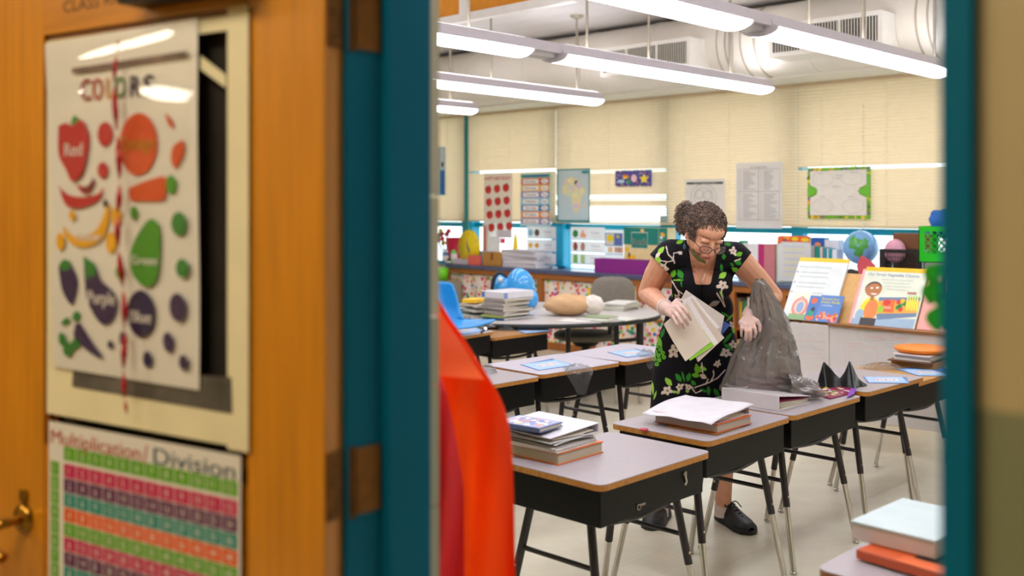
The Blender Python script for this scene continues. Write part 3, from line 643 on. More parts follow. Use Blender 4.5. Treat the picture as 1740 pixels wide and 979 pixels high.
# ================================================================== desks
DZ = .66
lam = M('9E959A', .38, var=.03, scale=60); ply = M('B57A33', .5, var=.22, scale=60); steel = M('060505', .42, var=.1, spec=.22); steelp = M('231A1E', .35, var=.1); chrome = M('C9C4BE', .18, metal=1, var=.05); scr = M('B8A890', .3, metal=1)
lamw = M('B9B3C2', .35, var=.03, scale=60)
def rrect(w_, d_, r, n=5):
    o = []
    for cx, cy, a in ((w_-r, r, -PI/2), (w_-r, d_-r, 0), (r, d_-r, PI/2), (r, r, PI)):
        o += [(cx+r*math.cos(a+PI/2*i/n), cy+r*math.sin(a+PI/2*i/n)) for i in range(n+1)]
    return o
DW_, DD_ = .61, .455
def make_desk(label, loc, rz, top=lam, edge=ply, group='pupil desks in rows', DZ=DZ):
    t = thing('school_desk', label, 'desk', (loc[0], loc[1], 0), rz, group)
    tp = obj('desktop', G().prism(rrect(DW_, DD_, .03), DZ-.0025, DZ), top, t)
    obj('edge_band', G().prism(rrect(DW_, DD_, .03), DZ-.021, DZ-.0026, smooth=False), edge, tp)
    bx = G(); z0, z1 = DZ-.142, DZ-.0215; i = .022; th = .004
    bx.box(i, DW_-i, i, i+th, z0, z1).box(i, i+th, i+th, DD_-.03, z0, z1).box(DW_-i-th, DW_-i, i+th, DD_-.03, z0, z1).box(i+th, DW_-i-th, i+th, DD_-.03, z0, z0+th)
    obj('book_box', bx, steel, t, bevel=.0015, seg=1)
    mid = (DW_/2, DD_/2)
    for sx in (0, 1):
        for sy in (0, 1):
            tx, ty = (.075 if sx == 0 else DW_-.075), (.105 if sy == 0 else DD_-.09); fx, fy = (.03 if sx == 0 else DW_-.03), (.015 if sy == 0 else DD_+.015)
            zt_ = z0-.001; P0 = Vector((tx, ty, zt_)); P1 = Vector((fx, fy, .012)); sp = P0.lerp(P1, .50)
            lg = obj('leg', G().tube([P0, sp], .0145, 12), steelp, t)
            obj('leg_insert', G().tube([sp, P1], .0115, 12), chrome, lg)
            obj('glide', G().lathe([(0, 0), (.012, 0), (.015, .005), (.012, .012), (0, .014)], 12, X=Matrix.Translation((fx, fy, 0))), chrome, lg)
            d = Vector((0, -1, 0)) if sy == 0 else Vector((-1 if sx == 0 else 1, 0, 0)); a = P0.lerp(sp, .84)
            obj('screw', G().ell(a+d*.0135, .0055, 8, 6), scr, lg)
    def legp(sx, sy, k):
        tx, ty = (.075 if sx == 0 else DW_-.075), (.105 if sy == 0 else DD_-.09); fx, fy = (.03 if sx == 0 else DW_-.03), (.015 if sy == 0 else DD_+.015)
        return Vector((tx, ty, z0)).lerp(Vector((fx, fy, .012)), k)
    obj('brace', G().tube(spline([legp(0, 0, .02)+Vector((0, 0, .0)), (.13, .085, z0-.02), (.3, .07, z0-.028), (.48, .085, z0-.02), legp(1, 0, .02)], 5), .010, 8), steelp, t)
    obj('brace', G().tube([legp(0, 0, .30), legp(0, 1, .30)], .009, 8), steelp, t)
    obj('brace', G().tube([legp(1, 0, .30), legp(1, 1, .30)], .009, 8), steelp, t)
    return t
def desk_from(p0, p1, label, right=False, **kw):       # front-left and front-right tabletop corners
    h = kw.get('DZ', DZ); a = onz(*p0, h); b = onz(*p1, h); d = b-a; rz = math.atan2(d.y, d.x)
    if right: a = b-d.normalized()*DW_
    return make_desk(label, (a.x, a.y), rz, **kw)
desk1 = desk_from((1022, 826), (1210, 767), 'black steel school desk standing nearest, alone at front left with book stack')
desk2 = desk_from((1203, 751), (1350, 707), 'school desk with red-edged book stack and white top sheet, left end of near row')
desk3 = desk_from((1348, 707), (1470, 672), 'school desk under the white binder and the grey bag, middle of near row')
desk4 = desk_from((1474, 667), (1567, 642), 'school desk holding the small black bag and a blue name sheet')
D5 = .612
desk5 = desk_from((1551, 653), (1668, 619), 'school desk at right end of near row under the orange tray', top=M('B98A4A', .4, var=.1, scale=30, wood=2), DZ=D5)
deskA = desk_from((770, 665), (919, 640), 'school desk partly hidden by orange jacket, left end of middle row', right=True)
deskB = desk_from((920, 637), (1060, 615), 'school desk with clear crumpled bag hanging over its front edge', top=lamw)
deskC = desk_from((1064, 615), (1190, 591), 'school desk in middle row right beside the woman', top=lamw)
deskD = desk_from((706, 585.5), (841, 562.6), 'school desk in back row beneath the blue chair', top=lamw, right=True)
deskE = desk_from((837, 574.5), (949, 559.7), 'brown-topped school desk in back row with blue name sheet', top=M('A87A4C', .4, var=.12, scale=30, wood=2), DZ=D5)
_q = onz(1385, 966, DZ)
desk6 = make_desk('blurred school desk corner at lower right under a thick book stack', (_q.x, _q.y-DD_), 0, edge=M('8A5A34', .5))
DK = {}
def ontop(d, px, py, z=DZ): return onz(px, py, z)
# little marks on the nearest desk
for q, (px, py, s) in enumerate(((1160, 796, 0), (1083, 848, 1))):
    p = onz(1022, 826, DZ)
X1 = MW[desk1.name]; I1 = X1.inverted()
obj('tape_scrap', G().tube(spline([(.47, .0205, .60), (.478, .018, .61), (.474, .016, .595), (.482, .018, .575), (.476, .0205, .565)], 4), .0035, 6), M('C8C2B8', .5), desk1)
g = G(); g.lathe([(.007, 0), (.010, .001), (.010, .003), (.007, .003)], 16, X=Matrix.Translation((.215, .0205, .545)) @ Matrix.Rotation(PI/2, 4, 'X')); g.box(.222, .25, .0185, .0205, .546, .553)
obj('key_lock', g, M('9A8E80', .5, metal=.5), desk1)
# ================================================================== books, paper, bags on the desks
def bookg(w_, d_, h, cover_t=.003, inset=.004):   # spine at x=0
    g = G(); g.box(0, w_, 0, d_, 0, cover_t, 0).box(0, w_, 0, d_, h-cover_t, h, 0).box(0, cover_t, 0, d_, cover_t, h-cover_t, 0)
    g.box(cover_t, w_-inset, inset, d_-inset, cover_t, h-cover_t, 1); return g
page = M('D9D2C2', .8, var=.12, scale=150)
def book(name, label, loc, rz, w_, d_, h, cov, group=None, ct=.003, pg=page, draw=None, cols=None, cat='book', upright=False):
    t = thing(name, label, cat, loc, rz, group)
    g = G(); g.box(0, w_, 0, d_, 0, ct).box(0, w_, 0, d_, h-ct, h).box(0, ct, 0, d_, ct, h-ct)
    if upright: g.box(0, w_, -.003, 0, 0, h)
    cm_ = cov if not isinstance(cov, str) else M(cov, .4, var=.05)
    obj('cover', g, cm_, t, bevel=min(.0015, ct/3), seg=1); obj('pages', G().box(ct, w_-.004, .004, d_-.004, ct, h-ct), pg, t)
    if draw: g = G(); draw(g, w_, d_, h+.0006); obj('print', g, [M(c, .4) for c in cols], t)
    return t
def topdraw(fn):   # draw with x,y on the top face: build on x,z then swing flat
    def f(g, w_, d_, z):
        h_ = G(); fn(h_, w_, d_); g.v = [(a, c, z-b) for a, b, c in h_.v]; g.f = h_.f; g.m = h_.m; g.sm = h_.sm
    return f
def flatsheet(name, label, pts, z, mat_, th=.0012, cat='sheet', draw=None, cols=None, group=None):   # a sheet lying at height z, pixel corners
    P_ = [onz(a, b, z) for a, b in pts]; o = P_[0]; d = P_[1]-P_[0]; rz = math.atan2(d.y, d.x); I = TM((o.x, o.y, z), rz).inverted()
    q = [(I @ p) for p in P_]; g = G().prism([(p.x, p.y) for p in q], 0, th); t = thing(name, label, cat, (o.x, o.y, z), rz, group)
    obj('sheet', g, mat_, t)
    if draw:
        W_ = d.length; D_ = (P_[3]-P_[0]).length; h_ = G(); draw(h_, W_, D_); sh = (q[3].x)/max(q[3].y, .01)
        h_.v = [(a+c*sh, c, th+.0004-b) for a, b, c in h_.v]; obj('print', h_, [M(c, .4) for c in cols], t)
    return t
def nm_draw(g, w_, d_):
    g.rect(.008, .008, w_-.008, d_-.008, 0, 1); g.rect(w_*.25, d_*.3, w_*.8, d_*.7, -.0003, 2); rr = random.Random(int(w_*1e5))
    for k in range(5): g.disc(w_*(.3+.1*k), d_*.5, w_*.03, d_*.12, -.0006, 3+k % 2, 10)
    for k in range(4): g.rect(w_*.06, d_*(.15+.2*k), w_*.2, d_*(.2+.2*k), -.0003, 2)
def name_sheet(pts, label, h=DZ): return flatsheet('name_sheet', label, pts, h+.0006, M('2E6CB8', .25), draw=nm_draw, cols=['2E6CB8', '93BBE4', 'C9D3E8', 'D08A80', 'D8C080'], group='blue laminated name sheets on desks', cat='name sheet')
name_sheet([(915, 630), (977, 621), (938, 610), (884, 620)], 'blue laminated name sheet beside the clear bag on middle-row desk')
name_sheet([(1065, 608), (1113, 602), (1080, 593), (1032, 599)], 'blue laminated name sheet on desk left of the woman')
name_sheet([(893, 567), (942, 562), (915, 556), (868, 559)], 'blue laminated name sheet on the brown-topped back desk', D5)
name_sheet([(770, 571), (830, 563), (800, 556), (740, 562)], 'blue laminated name sheet under the blue chair')
name_sheet([(1474, 651), (1546, 652), (1540, 641), (1466, 640)], 'blue laminated name sheet beside the small black bag')
name_sheet([(1560, 639), (1625, 640), (1600, 621), (1520, 627)], 'blue glossy sheet on the right-end desk near the doorframe', D5)
# crumpled plastic
def crumple(name, label, loc, mat_, size, seed, cat='bag', fn=None, nu=26, nv=26, group=None):
    rr = random.Random(seed); W = [(rr.uniform(3, 17), rr.uniform(3, 17), rr.uniform(0, 6), rr.uniform(.3, 1)) for _ in range(9)]
    def nz(u, v): return sum(a[3]*abs(math.sin(a[0]*u+a[1]*v+a[2]))/(1+.12*(a[0]+a[1])) for a in W)
    def f(u, v): p = fn(u, v); k = nz(u, v)-1.5; return (p[0]+size*.5*k*math.sin(9*v+u), p[1]+size*.5*k, max(p[2]+size*k, p[3] if len(p) > 3 else -9))
    return one(name, label, cat, G().grid(f, nu, nv), mat_, loc, AZ-PI/2, group)
clear = film('6C6C70', .36, .08, 'clear_bag_plastic', .9, 16, .8, True); smoke = film('2A2A2C', .80, .22, 'smoke_plastic', .8, 16, .5, True)
def camloc(px, py, z): p = onz(px, py, z); return (p.x, p.y, z)
def drape(px, py, w_, label, seed, hang=.10, back=.13):
    loc = camloc(px, py, DZ)
    def f(u, v):
        x = (u-.5)*w_*(1-.75*max(0, v-.55)/.45); 
        if v < .55: return (x, back*(1-v/.55), .03*math.sin(PI*u)*math.sin(PI*v/.55*.9)+.008, .003)
        q = (v-.55)/.45; return (x+.02*q, -.012-.004*q, .006-hang*q)
    return crumple('clear_plastic_bag', label, loc, clear, .022, seed, fn=f, group='crumpled clear bags on the middle row')
drape(983, 631, .15, 'crumpled clear bag drooping over the middle-row desk front', 4, .12)
drape(1103, 607, .12, 'crumpled clear bag beside the woman on the middle-row desk', 8, .06)
def lump(px, py, w_, h_, label, seed, mat_=None, name='plastic_bag', grp=None, size=.018, h=DZ):
    def f(u, v):
        t = math.sin(PI*u)*math.sin(PI*v); return ((u-.5)*w_, (v-.5)*w_*.6, h_*t**.5+.004, .003)
    return crumple(name, label, camloc(px, py, h), mat_ or smoke, size, seed, fn=f, group=grp)
lump(826, 634, .11, .05, 'small crumpled dark clear bag beside orange jacket on desk', 11, clear)
lump(862, 561, .14, .04, 'dark crumpled bag between the two back-row desks', 12, h=D5)
lump(825, 556, .14, .025, 'silvery crumpled wrapper on the back-row desk under chair', 13, clear)
lump(1500, 627, .22, .035, 'grey tangle of clear plastic on the right-end desk', 14, clear, size=.012, h=D5)
# stack on desk 1 (orientation follows desk)
def stk(desk, x, y, z, rz=0):
    p = MW[desk.name] @ Vector((x, y, z)); return (p.x, p.y, p.z), math.atan2(MW[desk.name][1][0], MW[desk.name][0][0])+rz
def local(desk, px, py, z): return MW[desk.name].inverted() @ onz(px, py, z)
q = local(desk1, 949, 791, DZ)
cov_o = M('C8C0B4', .4, var=.1)
l, r_ = stk(desk1, q.x-.002, q.y, DZ, .02)
t = thing('textbook', 'thick orange-edged textbook at bottom of nearest desk stack', 'book', l, r_)
obj('pages', G().box(0, .235, 0, .285, .004, .036), M('B8AC96', .8, var=.18, scale=220), t); obj('cover', G().box(-.003, .24, -.003, .29, 0, .004).box(-.003, .24, -.003, .29, .036, .040), M('D9691E', .4), t, bevel=.001)
l, r_ = stk(desk1, q.x-.012, q.y-.004, DZ+.041, .05)
t = book('notebook', 'worn white paper notebook above the orange-edged textbook', l, r_, .225, .285, .012, 'D8D2D4', ct=.001)
l, r_ = stk(desk1, q.x-.02, q.y+.004, DZ+.054, .02)
t = thing('paper_sheaf', 'loose bent papers between notebook and white binder', 'papers', l, r_)
obj('sheets', G().grid(lambda u, v: (u*.235, v*.28, .002+.010*(math.sin(5*u+2*v)*.5+.5)*v), 10, 8).grid(lambda u, v: (u*.225+.01, v*.285, .012+.006*math.sin(4*u+v)), 10, 8), M('D6D2CC', .7, var=.1), t)
l, r_ = stk(desk1, q.x-.028, q.y+.012, DZ+.072, -.01)
def binder(name, label, loc, rz, w_, d_, h0, h1, cov, inner='8A1E50', cat='binder'):
    t = thing(name, label, cat, loc, rz)
    g = G().hexa([(0, 0, 0), (w_, 0, 0), (w_, d_, 0), (0, d_, 0)], [(0, 0, .003), (w_, 0, .003), (w_, d_, .003), (0, d_, .003)])
    g.hexa([(0, 0, h0-.003), (w_, 0, h1-.003), (w_, d_, h1-.003), (0, d_, h0-.003)], [(0, 0, h0), (w_, 0, h1), (w_, d_, h1), (0, d_, h0)])
    sx = (w_-.003, w_) if h1 > h0 else (0, .003); g.box(sx[0], sx[1], 0, d_, .003, max(h0, h1)-.003)
    obj('cover', g, M(cov, .35, var=.04), t, bevel=.001, seg=1)
    for k in range(6):
        z = .006+k*(min(h0, h1)-.012)/6; a, b = (.02, w_-.022) if h1 > h0 else (.022, w_-.012+R.uniform(-.01, .01))
        o = obj('page_sheaf', G().grid(lambda u, v, z=z, k=k: (a+(b-a)*u, .006+(d_-.012)*v, z+.0025*math.sin(3*u+k)+.002*math.sin(5*v+k)), 8, 4), page if k != 3 else M(inner, .5), t)
        s = o.modifiers.new('s', 'SOLIDIFY'); s.thickness = .004
    return t
t = binder('ring_binder', 'white ring binder under the small puzzle-covered book on nearest desk', l, r_, .25, .285, .020, .034, 'D0CDD6', '2A2230')
def d_dvd(g, w_, d_):
    g.rect(.006, .006, w_-.006, d_-.006, 0, 0); rr = random.Random(2)
    for k in range(60): g.disc(rr.uniform(.02, w_-.02), rr.uniform(.02, d_-.02), rr.uniform(.006, .016), rr.uniform(.006, .014), -.0002-.0001*rr.random(), rr.choice([1, 2, 3, 4, 5]), 7, rr.uniform(0, 3))
q2 = local(desk1, 917, 736, DZ+.106)
l, r_ = stk(desk1, q2.x, q2.y, DZ+.1045, .10)
book('picture_book', 'small glossy blue book with speckled picture cover topping nearest stack', l, r_, .135, .19, .016, '55618C', draw=topdraw(d_dvd), cols=['98A0C4', 'D8B890', 'C88878', 'E0DCE4', '6878B0', 'D0A0A0'])
p = onz(1094, 732, DZ)
one('red_eraser', 'small red round eraser at corner between nearest desk and near row', 'eraser', G().lathe([(0, 0), (.014, 0), (.017, .003), (.016, .007), (0, .009)], 16), M('B8344A', .5), (p.x, p.y, DZ+.0003))
# stack on desk 2
q = local(desk2, 1222, 738, DZ)
l, r_ = stk(desk2, q.x-.03, q.y-.01, DZ, .05); book('thin_folder', 'thin brown folder at bottom of near-row stack', l, r_, .19, .22, .005, 'A8743C', ct=.001, cat='folder')
l, r_ = stk(desk2, q.x-.012, q.y+.0, DZ+.0055, .0)
t = thing('textbook', 'thick orange-red-edged textbook in stack topped by white paper', 'book', l, r_)
obj('pages', G().box(0, .235, 0, .285, .003, .030), M('B4A698', .8, var=.15, scale=220), t); obj('cover', G().box(-.003, .24, -.003, .29, 0, .003).box(-.003, .24, -.003, .29, .030, .033), M('C85A2C', .4), t, bevel=.001)
l, r_ = stk(desk2, q.x-.02, q.y+.004, DZ+.039, .03); binder('ring_binder', 'bulging maroon-lined binder just below the white top paper', l, r_, .255, .285, .013, .028, 'C8BEC4', 'A03040')
l, r_ = stk(desk2, q.x-.06, q.y+.0, DZ+.066, .03)
t = thing('paper_sheet', 'wrinkled white paper covering the near-row book stack', 'paper', l, r_)
o = obj('sheet', G().grid(lambda u, v: (u*.315, -.005+v*.315, .000+.014*u-.004+.0025*math.sin(7*u+4*v)+.002*math.sin(13*v)-.016*(1-u)**3), 18, 14), M('CDC9CF', .6, var=.05, bump=.4, scale=18), t)
s = o.modifiers.new('s', 'SOLIDIFY'); s.thickness = .0012
# white binder, snack pouch on desk 3 / 4
q = local(desk3, 1324, 699, DZ); q0 = local(desk3, 1226, 685, DZ)
a = onz(1324, 699, DZ); b = onz(1226, 683, DZ); d = b-a; th_ = math.atan2(d.y, d.x)-PI/2
t = thing('ring_binder', 'fat white ring binder lying open-edged in front of grey bag', 'binder', (a.x, a.y, DZ), th_)
Lb = d.length; w_ = .26
g = G().hexa([(0, 0, 0), (w_, 0, 0), (w_, Lb, 0), (0, Lb, 0)], [(0, 0, .003), (w_, 0, .003), (w_, Lb, .003), (0, Lb, .003)])
g.hexa([(0, 0, .060), (w_, 0, .028), (w_, Lb, .028), (0, Lb, .060)], [(0, 0, .063), (w_, 0, .031), (w_, Lb, .031), (0, Lb, .063)]); g.box(0, .003, 0, Lb, .003, .060)
obj('cover', g, M('CDC7C8', .35, var=.03), t, bevel=.001)
for k in range(5):
    o = obj('page_sheaf', G().grid(lambda u, v: (.02+(w_-.03+.006*math.sin(k*3))*u, .008+(Lb-.016)*v, .006+k*.0052+.004*math.sin(2.2*u+k)*u+.003*(1-u)*k), 8, 3), page if k != 4 else M('8A1248', .5), t); s = o.modifiers.new('s', 'SOLIDIFY'); s.thickness = .004
for k in (.25, .5, .75): obj('ring', G().tube([(.03+.018*math.cos(i*PI/6), Lb*k, .024+.017*math.sin(i*PI/6)) for i in range(13)], .0015, 6), chrome, t)
def d_pouch(g, w_, d_):
    rr = random.Random(4)
    for k in range(40): g.disc(rr.uniform(.015, w_-.02), rr.uniform(.015, d_-.015), rr.uniform(.008, .02), rr.uniform(.006, .014), -.0002-.0003*rr.random(), rr.choice([0, 1, 2, 3, 4]), 7, rr.uniform(0, 3))
flatsheet('pencil_pouch', 'magenta-edged picture folder with purple corner beside the grey bag', [(1411, 679), (1456, 667), (1440, 657), (1370, 668)], DZ+.0005, M('8A1648', .3), .006, draw=d_pouch, cols=['B8A850', 'D8C8D0', '8A7A50', 'C8B0B8', '6E8A5A'], cat='folder')
flatsheet('paper_tab', 'small purple and white tab sticking out of the magenta folder', [(1438, 676), (1451, 670), (1455, 660), (1446, 660)], DZ+.008, M('7A2AA8', .4), .001)
# black folded bag with two peaks on desk 4
pk = [(1392, 659), (1475, 660)]; base = onz(1432, 657, DZ)
def f(u, v):
    Yb = 4.75; 
    top = [(0, 650), (.12, 618), (.16, 617), (.34, 640), (.42, 645), (.60, 617), (.63, 617), (.8, 640), (1, 659)]
    for (a, ya), (b, yb_) in zip(top, top[1:]):
        if a <= u <= b: ty = ya+(yb_-ya)*(u-a)/(b-a); break
    H = (659-ty)*4.75/FPX; z = H*math.sin(min(v, 1-v)*PI) if False else H*(1-abs(2*v-1))
    return ((u-.5)*.235, (v-.5)*(.03+.13*(H*6))+.02*math.sin(9*u), z+.004+.006*math.sin(17*u+5*v)*(1-abs(2*v-1)), .002)
one('black_bag', 'small black plastic bag standing with two peaked corners on a desk', 'bag', G().grid(lambda u, v: f(u, v)[:3], 40, 16), film('080808', .98, .3, 'black_plastic', .5, 9, .35, True), (base.x, base.y, DZ), AZ-PI/2)
# right-end stack behind the doorframe (desk 5)
a = onz(1500, 617, DZ+.035); rz5 = math.radians(1)
def st5(name, label, px, py, z, w_, d_, h, cov, **k):
    p = onz(px, py, z); return book(name, label, (p.x, p.y, z), rz5+k.pop('r', 0), w_, d_, h, cov, **k)
P5 = onz(1512, 622, D5); P5.y -= .235
st = [('wooden_board', 'brown hardboard clipboard at bottom of the right-end stack', .30, .24, .006, '6A4222', -.01, 0, 'board'), ('notebook', 'dark-edged notebook above the hardboard in right-end stack', .28, .2, .010, 'D8D4D2', .012, .012, 'notebook'),
      ('notebook', 'grey notebook in middle of the right-end stack', .28, .2, .014, '8A8288', .008, .01, 'notebook'), ('paper_folder', 'white paper folder below the orange tray', .27, .21, .006, 'E0DCDC', .014, .014, 'folder')]
z = D5+.034
one('wooden_block', 'light brown wooden slab carrying the right-end stack', 'slab', G().box(0, .30, 0, .24, 0, .033), M('A8763A', .5, wood=2), (P5.x+.03, P5.y+.0, D5+.0005), rz5, bevel=.002)
for nm, lb, w_, d_, h, c, dx, dy, ct_ in st:
    book(nm, lb, (P5.x+dx, P5.y+dy, z), rz5+R.uniform(-.04, .04), w_, d_, h, c, ct=.0015, cat=ct_); z += h+.001
t = one('orange_tray', 'bright orange plastic tray on top of right-end stack', 'tray', G().lathe([(0, 0), (.13, 0), (.15, .012), (.155, .024), (.145, .028), (.0, .030)], 28), M('E8820E', .35), (P5.x+.17, P5.y+.12, z), bevel=.002)
# thick blurred stack lower right (desk 6)
P6 = onz(1452, 948, DZ+.028)
def d6(g, w_, d_):
    g.rect(.003, .003, w_-.003, d_-.003, 0, 0); g.rect(.05, .0, w_, .10, -.0003, 1); g.rect(.0, .0, .05, .12, -.0003, 2)
l6 = onz(1433, 934, DZ+.028)
book('picture_book', 'orange and black book second from bottom of blurred lower-right stack', (l6.x, l6.y-.24, DZ+.006), math.radians(-6), .30, .22, .022, 'B8502A', draw=topdraw(d6), cols=['C8562A', '2A2422', 'D8683A'])
p6 = onz(1451, 919, DZ+.030)
t = thing('white_box_file', 'thick white box file topping the blurred lower-right stack', 'box', (p6.x, p6.y-.20, DZ+.030), math.radians(-2))
obj('box', G().box(0, .28, 0, .21, 0, .040), M('C4BAB8', .5), t, bevel=.004); obj('lid', G().box(-.002, .282, -.002, .212, .040, .047), M('B4C4C8', .4), t, bevel=.002)
# ================================================================== blue chair, office chair, half-round table
bluep = M('1E8FD8', .35, var=.04, spec=.5)
pc_ = onz(800, 552, .52); Yc = 6.9
def chairpt(px, py, Y): return at(px, py, Y)
t = thing('blue_plastic_chair', 'blue plastic classroom chair stacked upside on the desk at left', 'chair', (at(785, 556, 7.0).x, at(785, 556, 7.0).y, 0), AZ-PI/2)
I = MW[t.name].inverted()
def L(px, py, Y): return I @ at(px, py, Y)
g = G()
bk = [[(700, 470, 6.95), (770, 478, 6.95)], [(700, 520, 6.92), (780, 512, 6.92)], [(705, 548, 6.88), (787, 541, 6.88)]]
def cf(u, v):
    rows = [((742-30, 478), (771, 479), 6.98), ((712, 500), (776, 500), 6.95), ((712, 525), (782, 524), 6.9), ((712, 545), (788, 541), 6.83), ((716, 551), (812, 545), 6.75), ((735, 556), (842, 544), 6.62), ((760, 560), (838, 548), 6.5)]
    k = v*(len(rows)-1); i = min(int(k), len(rows)-2); f_ = k-i; a, b = rows[i], rows[i+1]
    lx = a[0][0]*(1-f_)+b[0][0]*f_; ly = a[0][1]*(1-f_)+b[0][1]*f_; rx = a[1][0]*(1-f_)+b[1][0]*f_; ry = a[1][1]*(1-f_)+b[1][1]*f_; Y = a[2]*(1-f_)+b[2]*f_
    x = lx*(1-u)+rx*u; y = ly*(1-u)+ry*u+ (4 if v > .6 else 0)*math.sin(PI*u); 
    if v < .08: y += 5*abs(2*u-1)**6
    p = L(x, y, Y+.10*math.sin(PI*u)*(1 if v < .6 else .2)); return tuple(p)
o = obj('shell', G().grid(cf, 14, 26), bluep, t); s = o.modifiers.new('s', 'SOLIDIFY'); s.thickness = .008
for a in ((735, 1), (825, 0)):
    b = at(a[0], 558, 6.75); Lp = I @ b; obj('leg', G().tube([Lp, (Lp.x-.03, Lp.y+.05, DZ+.012)], .011, 8), chrome, t)
hole = [L(748, 515, 6.80), L(757, 515, 6.80), L(765, 540, 6.76), L(750, 542, 6.76)]
# round-ended table
tz = .66; tc_ = at(908, 400, 8.22); tx_, ty_ = 1.02, .86
t = thing('round_table', 'large round-ended table with black edge covered in magazines and papers', 'table', (tc_.x, tc_.y, 0), AZ-PI/2)
ov = [(tx_*math.cos(2*PI*i/48), ty_*math.sin(2*PI*i/48)) for i in range(48)]
obj('tabletop', G().prism([(a*.992, b*.992) for a, b in ov], tz-.03, tz, smooth=True), M('C6C0BE', .35, var=.03), t)
obj('edge_band', G().prism(ov, tz-.034, tz-.002, smooth=True), M('1E2422', .4), t)
for a in (-.62, -.05, .25, .62, .80):
    bb = -.45 if a != .78 else -.2
    lg = obj('leg', G().tube([(a, bb, tz-.034), (a, bb, .25)], .020 if a < .7 else .028, 10), M('1A1C1C', .4), t); obj('leg_insert', G().tube([(a, bb, .25), (a, bb, 0)], .014, 10), chrome, lg)
# office chair
oc = at(997, 575, 8.95); gy = M('857D73', .8, var=.08, scale=40); blk = M('1C1B1A', .5)
t = thing('office_chair', 'grey office chair with rounded backrest behind the magazine table', 'chair', (oc.x, oc.y, 0), AZ-PI/2)
I = MW[t.name].inverted()
b = I @ at(1041, 505, 9.45)
obj('backrest', G().ell((b.x, b.y, b.z), (.215, .045, .20), 28, 16, fn=lambda d: 1/max(.001, (abs(d.x)**3.2+abs(d.z)**3.2+abs(d.y)**2)**(1/3.2))*.97), gy, t)
s0 = I @ at(995, 570, 8.75)
obj('seat', G().ell((s0.x, s0.y, s0.z), (.275, .26, .045), 28, 12, fn=lambda d: 1/max(.001, (abs(d.x)**3+abs(d.y)**3+abs(d.z)**2.5)**(1/2.8))), gy, t)
obj('back_bar', G().tube(spline([(b.x-.03, b.y+.02, b.z-.10), (b.x-.02, b.y+.04, s0.z+.02), (b.x+.0, b.y-.10, s0.z-.07), (s0.x+.05, s0.y, s0.z-.055)], 6), .02, 8), blk, t)
obj('armrest', G().tube(spline([L2 for L2 in [(s0.x+.20, s0.y-.12, s0.z+.22), (s0.x+.20, s0.y-.12, s0.z+.02), (s0.x+.25, s0.y-.12, s0.z-.03), (s0.x+.45, s0.y-.08, s0.z-.02)]], 6), .017, 8), blk, t)
obj('column', G().tube([(s0.x, s0.y, s0.z-.05), (s0.x, s0.y, .09)], .035, 14), blk, t); obj('seat_plate', G().lathe([(.0, -.09), (.09, -.09), (.14, -.04), (.0, -.03)], 14, X=Matrix.Translation(s0)), blk, t)
for k in range(5):
    a = 2*PI*k/5+.3; e_ = (s0.x+.27*math.cos(a), s0.y+.27*math.sin(a)); bs = obj('base_arm', G().tube([(s0.x, s0.y, .10), (e_[0], e_[1], .07)], [.024, .016], 8), blk, t)
    obj('caster', G().tube([(e_[0]-.012, e_[1], .03), (e_[0]+.012, e_[1], .03)], .03, 12), blk, bs)
# things on the table
def mag_draw(g, w_, d_): g.rect(.0, .0, w_*.2, d_, 0, 0)
c0 = onz(857, 546, tz+.0); z = tz+.001
hs = [.020, .012, .016, .014, .018, .012, .016, .014, .018, .014]; cs = ['2E6FB4', 'A8B84A', '9A928C', 'B8B0AC', '8C8680', 'C4BEB8', '90888A', 'B0A8A0', 'A09894', 'CAC2BC']
nm_ = ['blue box file at the bottom of the magazine stack', 'yellow-green magazine just above the blue box file', 'worn grey magazine third from bottom of the table stack', 'pale magazine fourth from bottom of the table stack', 'dark-edged magazine in middle of the table stack', 'whitish magazine sixth from bottom of the table stack', 'grey magazine seventh from bottom of the table stack', 'beige magazine third from top of the table stack', 'grey magazine second below the white ream on table', 'pale magazine directly under the white ream on table']
ang = [.0, .10, -.06, .05, -.10, .04, .12, -.05, .06, -.03]
for i, h in enumerate(hs):
    w_, d_ = (.34, .24) if i == 0 else (.29+R.uniform(-.02, .02), .22+R.uniform(-.01, .01))
    book('magazine' if i else 'box_file', nm_[i], (c0.x+R.uniform(-.01, .012), c0.y+R.uniform(-.008, .012), z), ang[i], w_, d_, h, cs[i], 'magazine stack on the round table', ct=.0015, cat='magazine' if i else 'box'); z += h+.0008
t = thing('paper_ream', 'white wrapped paper ream with blue corner logos topping magazine stack', 'box', (c0.x-.01, c0.y, z), .0)
obj('wrapper', G().box(0, .33, 0, .235, 0, .052), M('DCDAE2', .35), t, bevel=.004)
lg_ = G()
for q in (0, 1, 2): lg_.rect(.004, .006+q*.014, .045, .016+q*.014, -.0008, 0)
obj('logo', lg_, M('4A78C0', .4), t); lg_ = G(); lg_.add([(-.0008, .20, .006), (-.0008, .232, .006), (-.0008, .232, .046), (-.0008, .20, .046)], [(0, 1, 2, 3)]); obj('logo', lg_, M('4A78C0', .4), t)
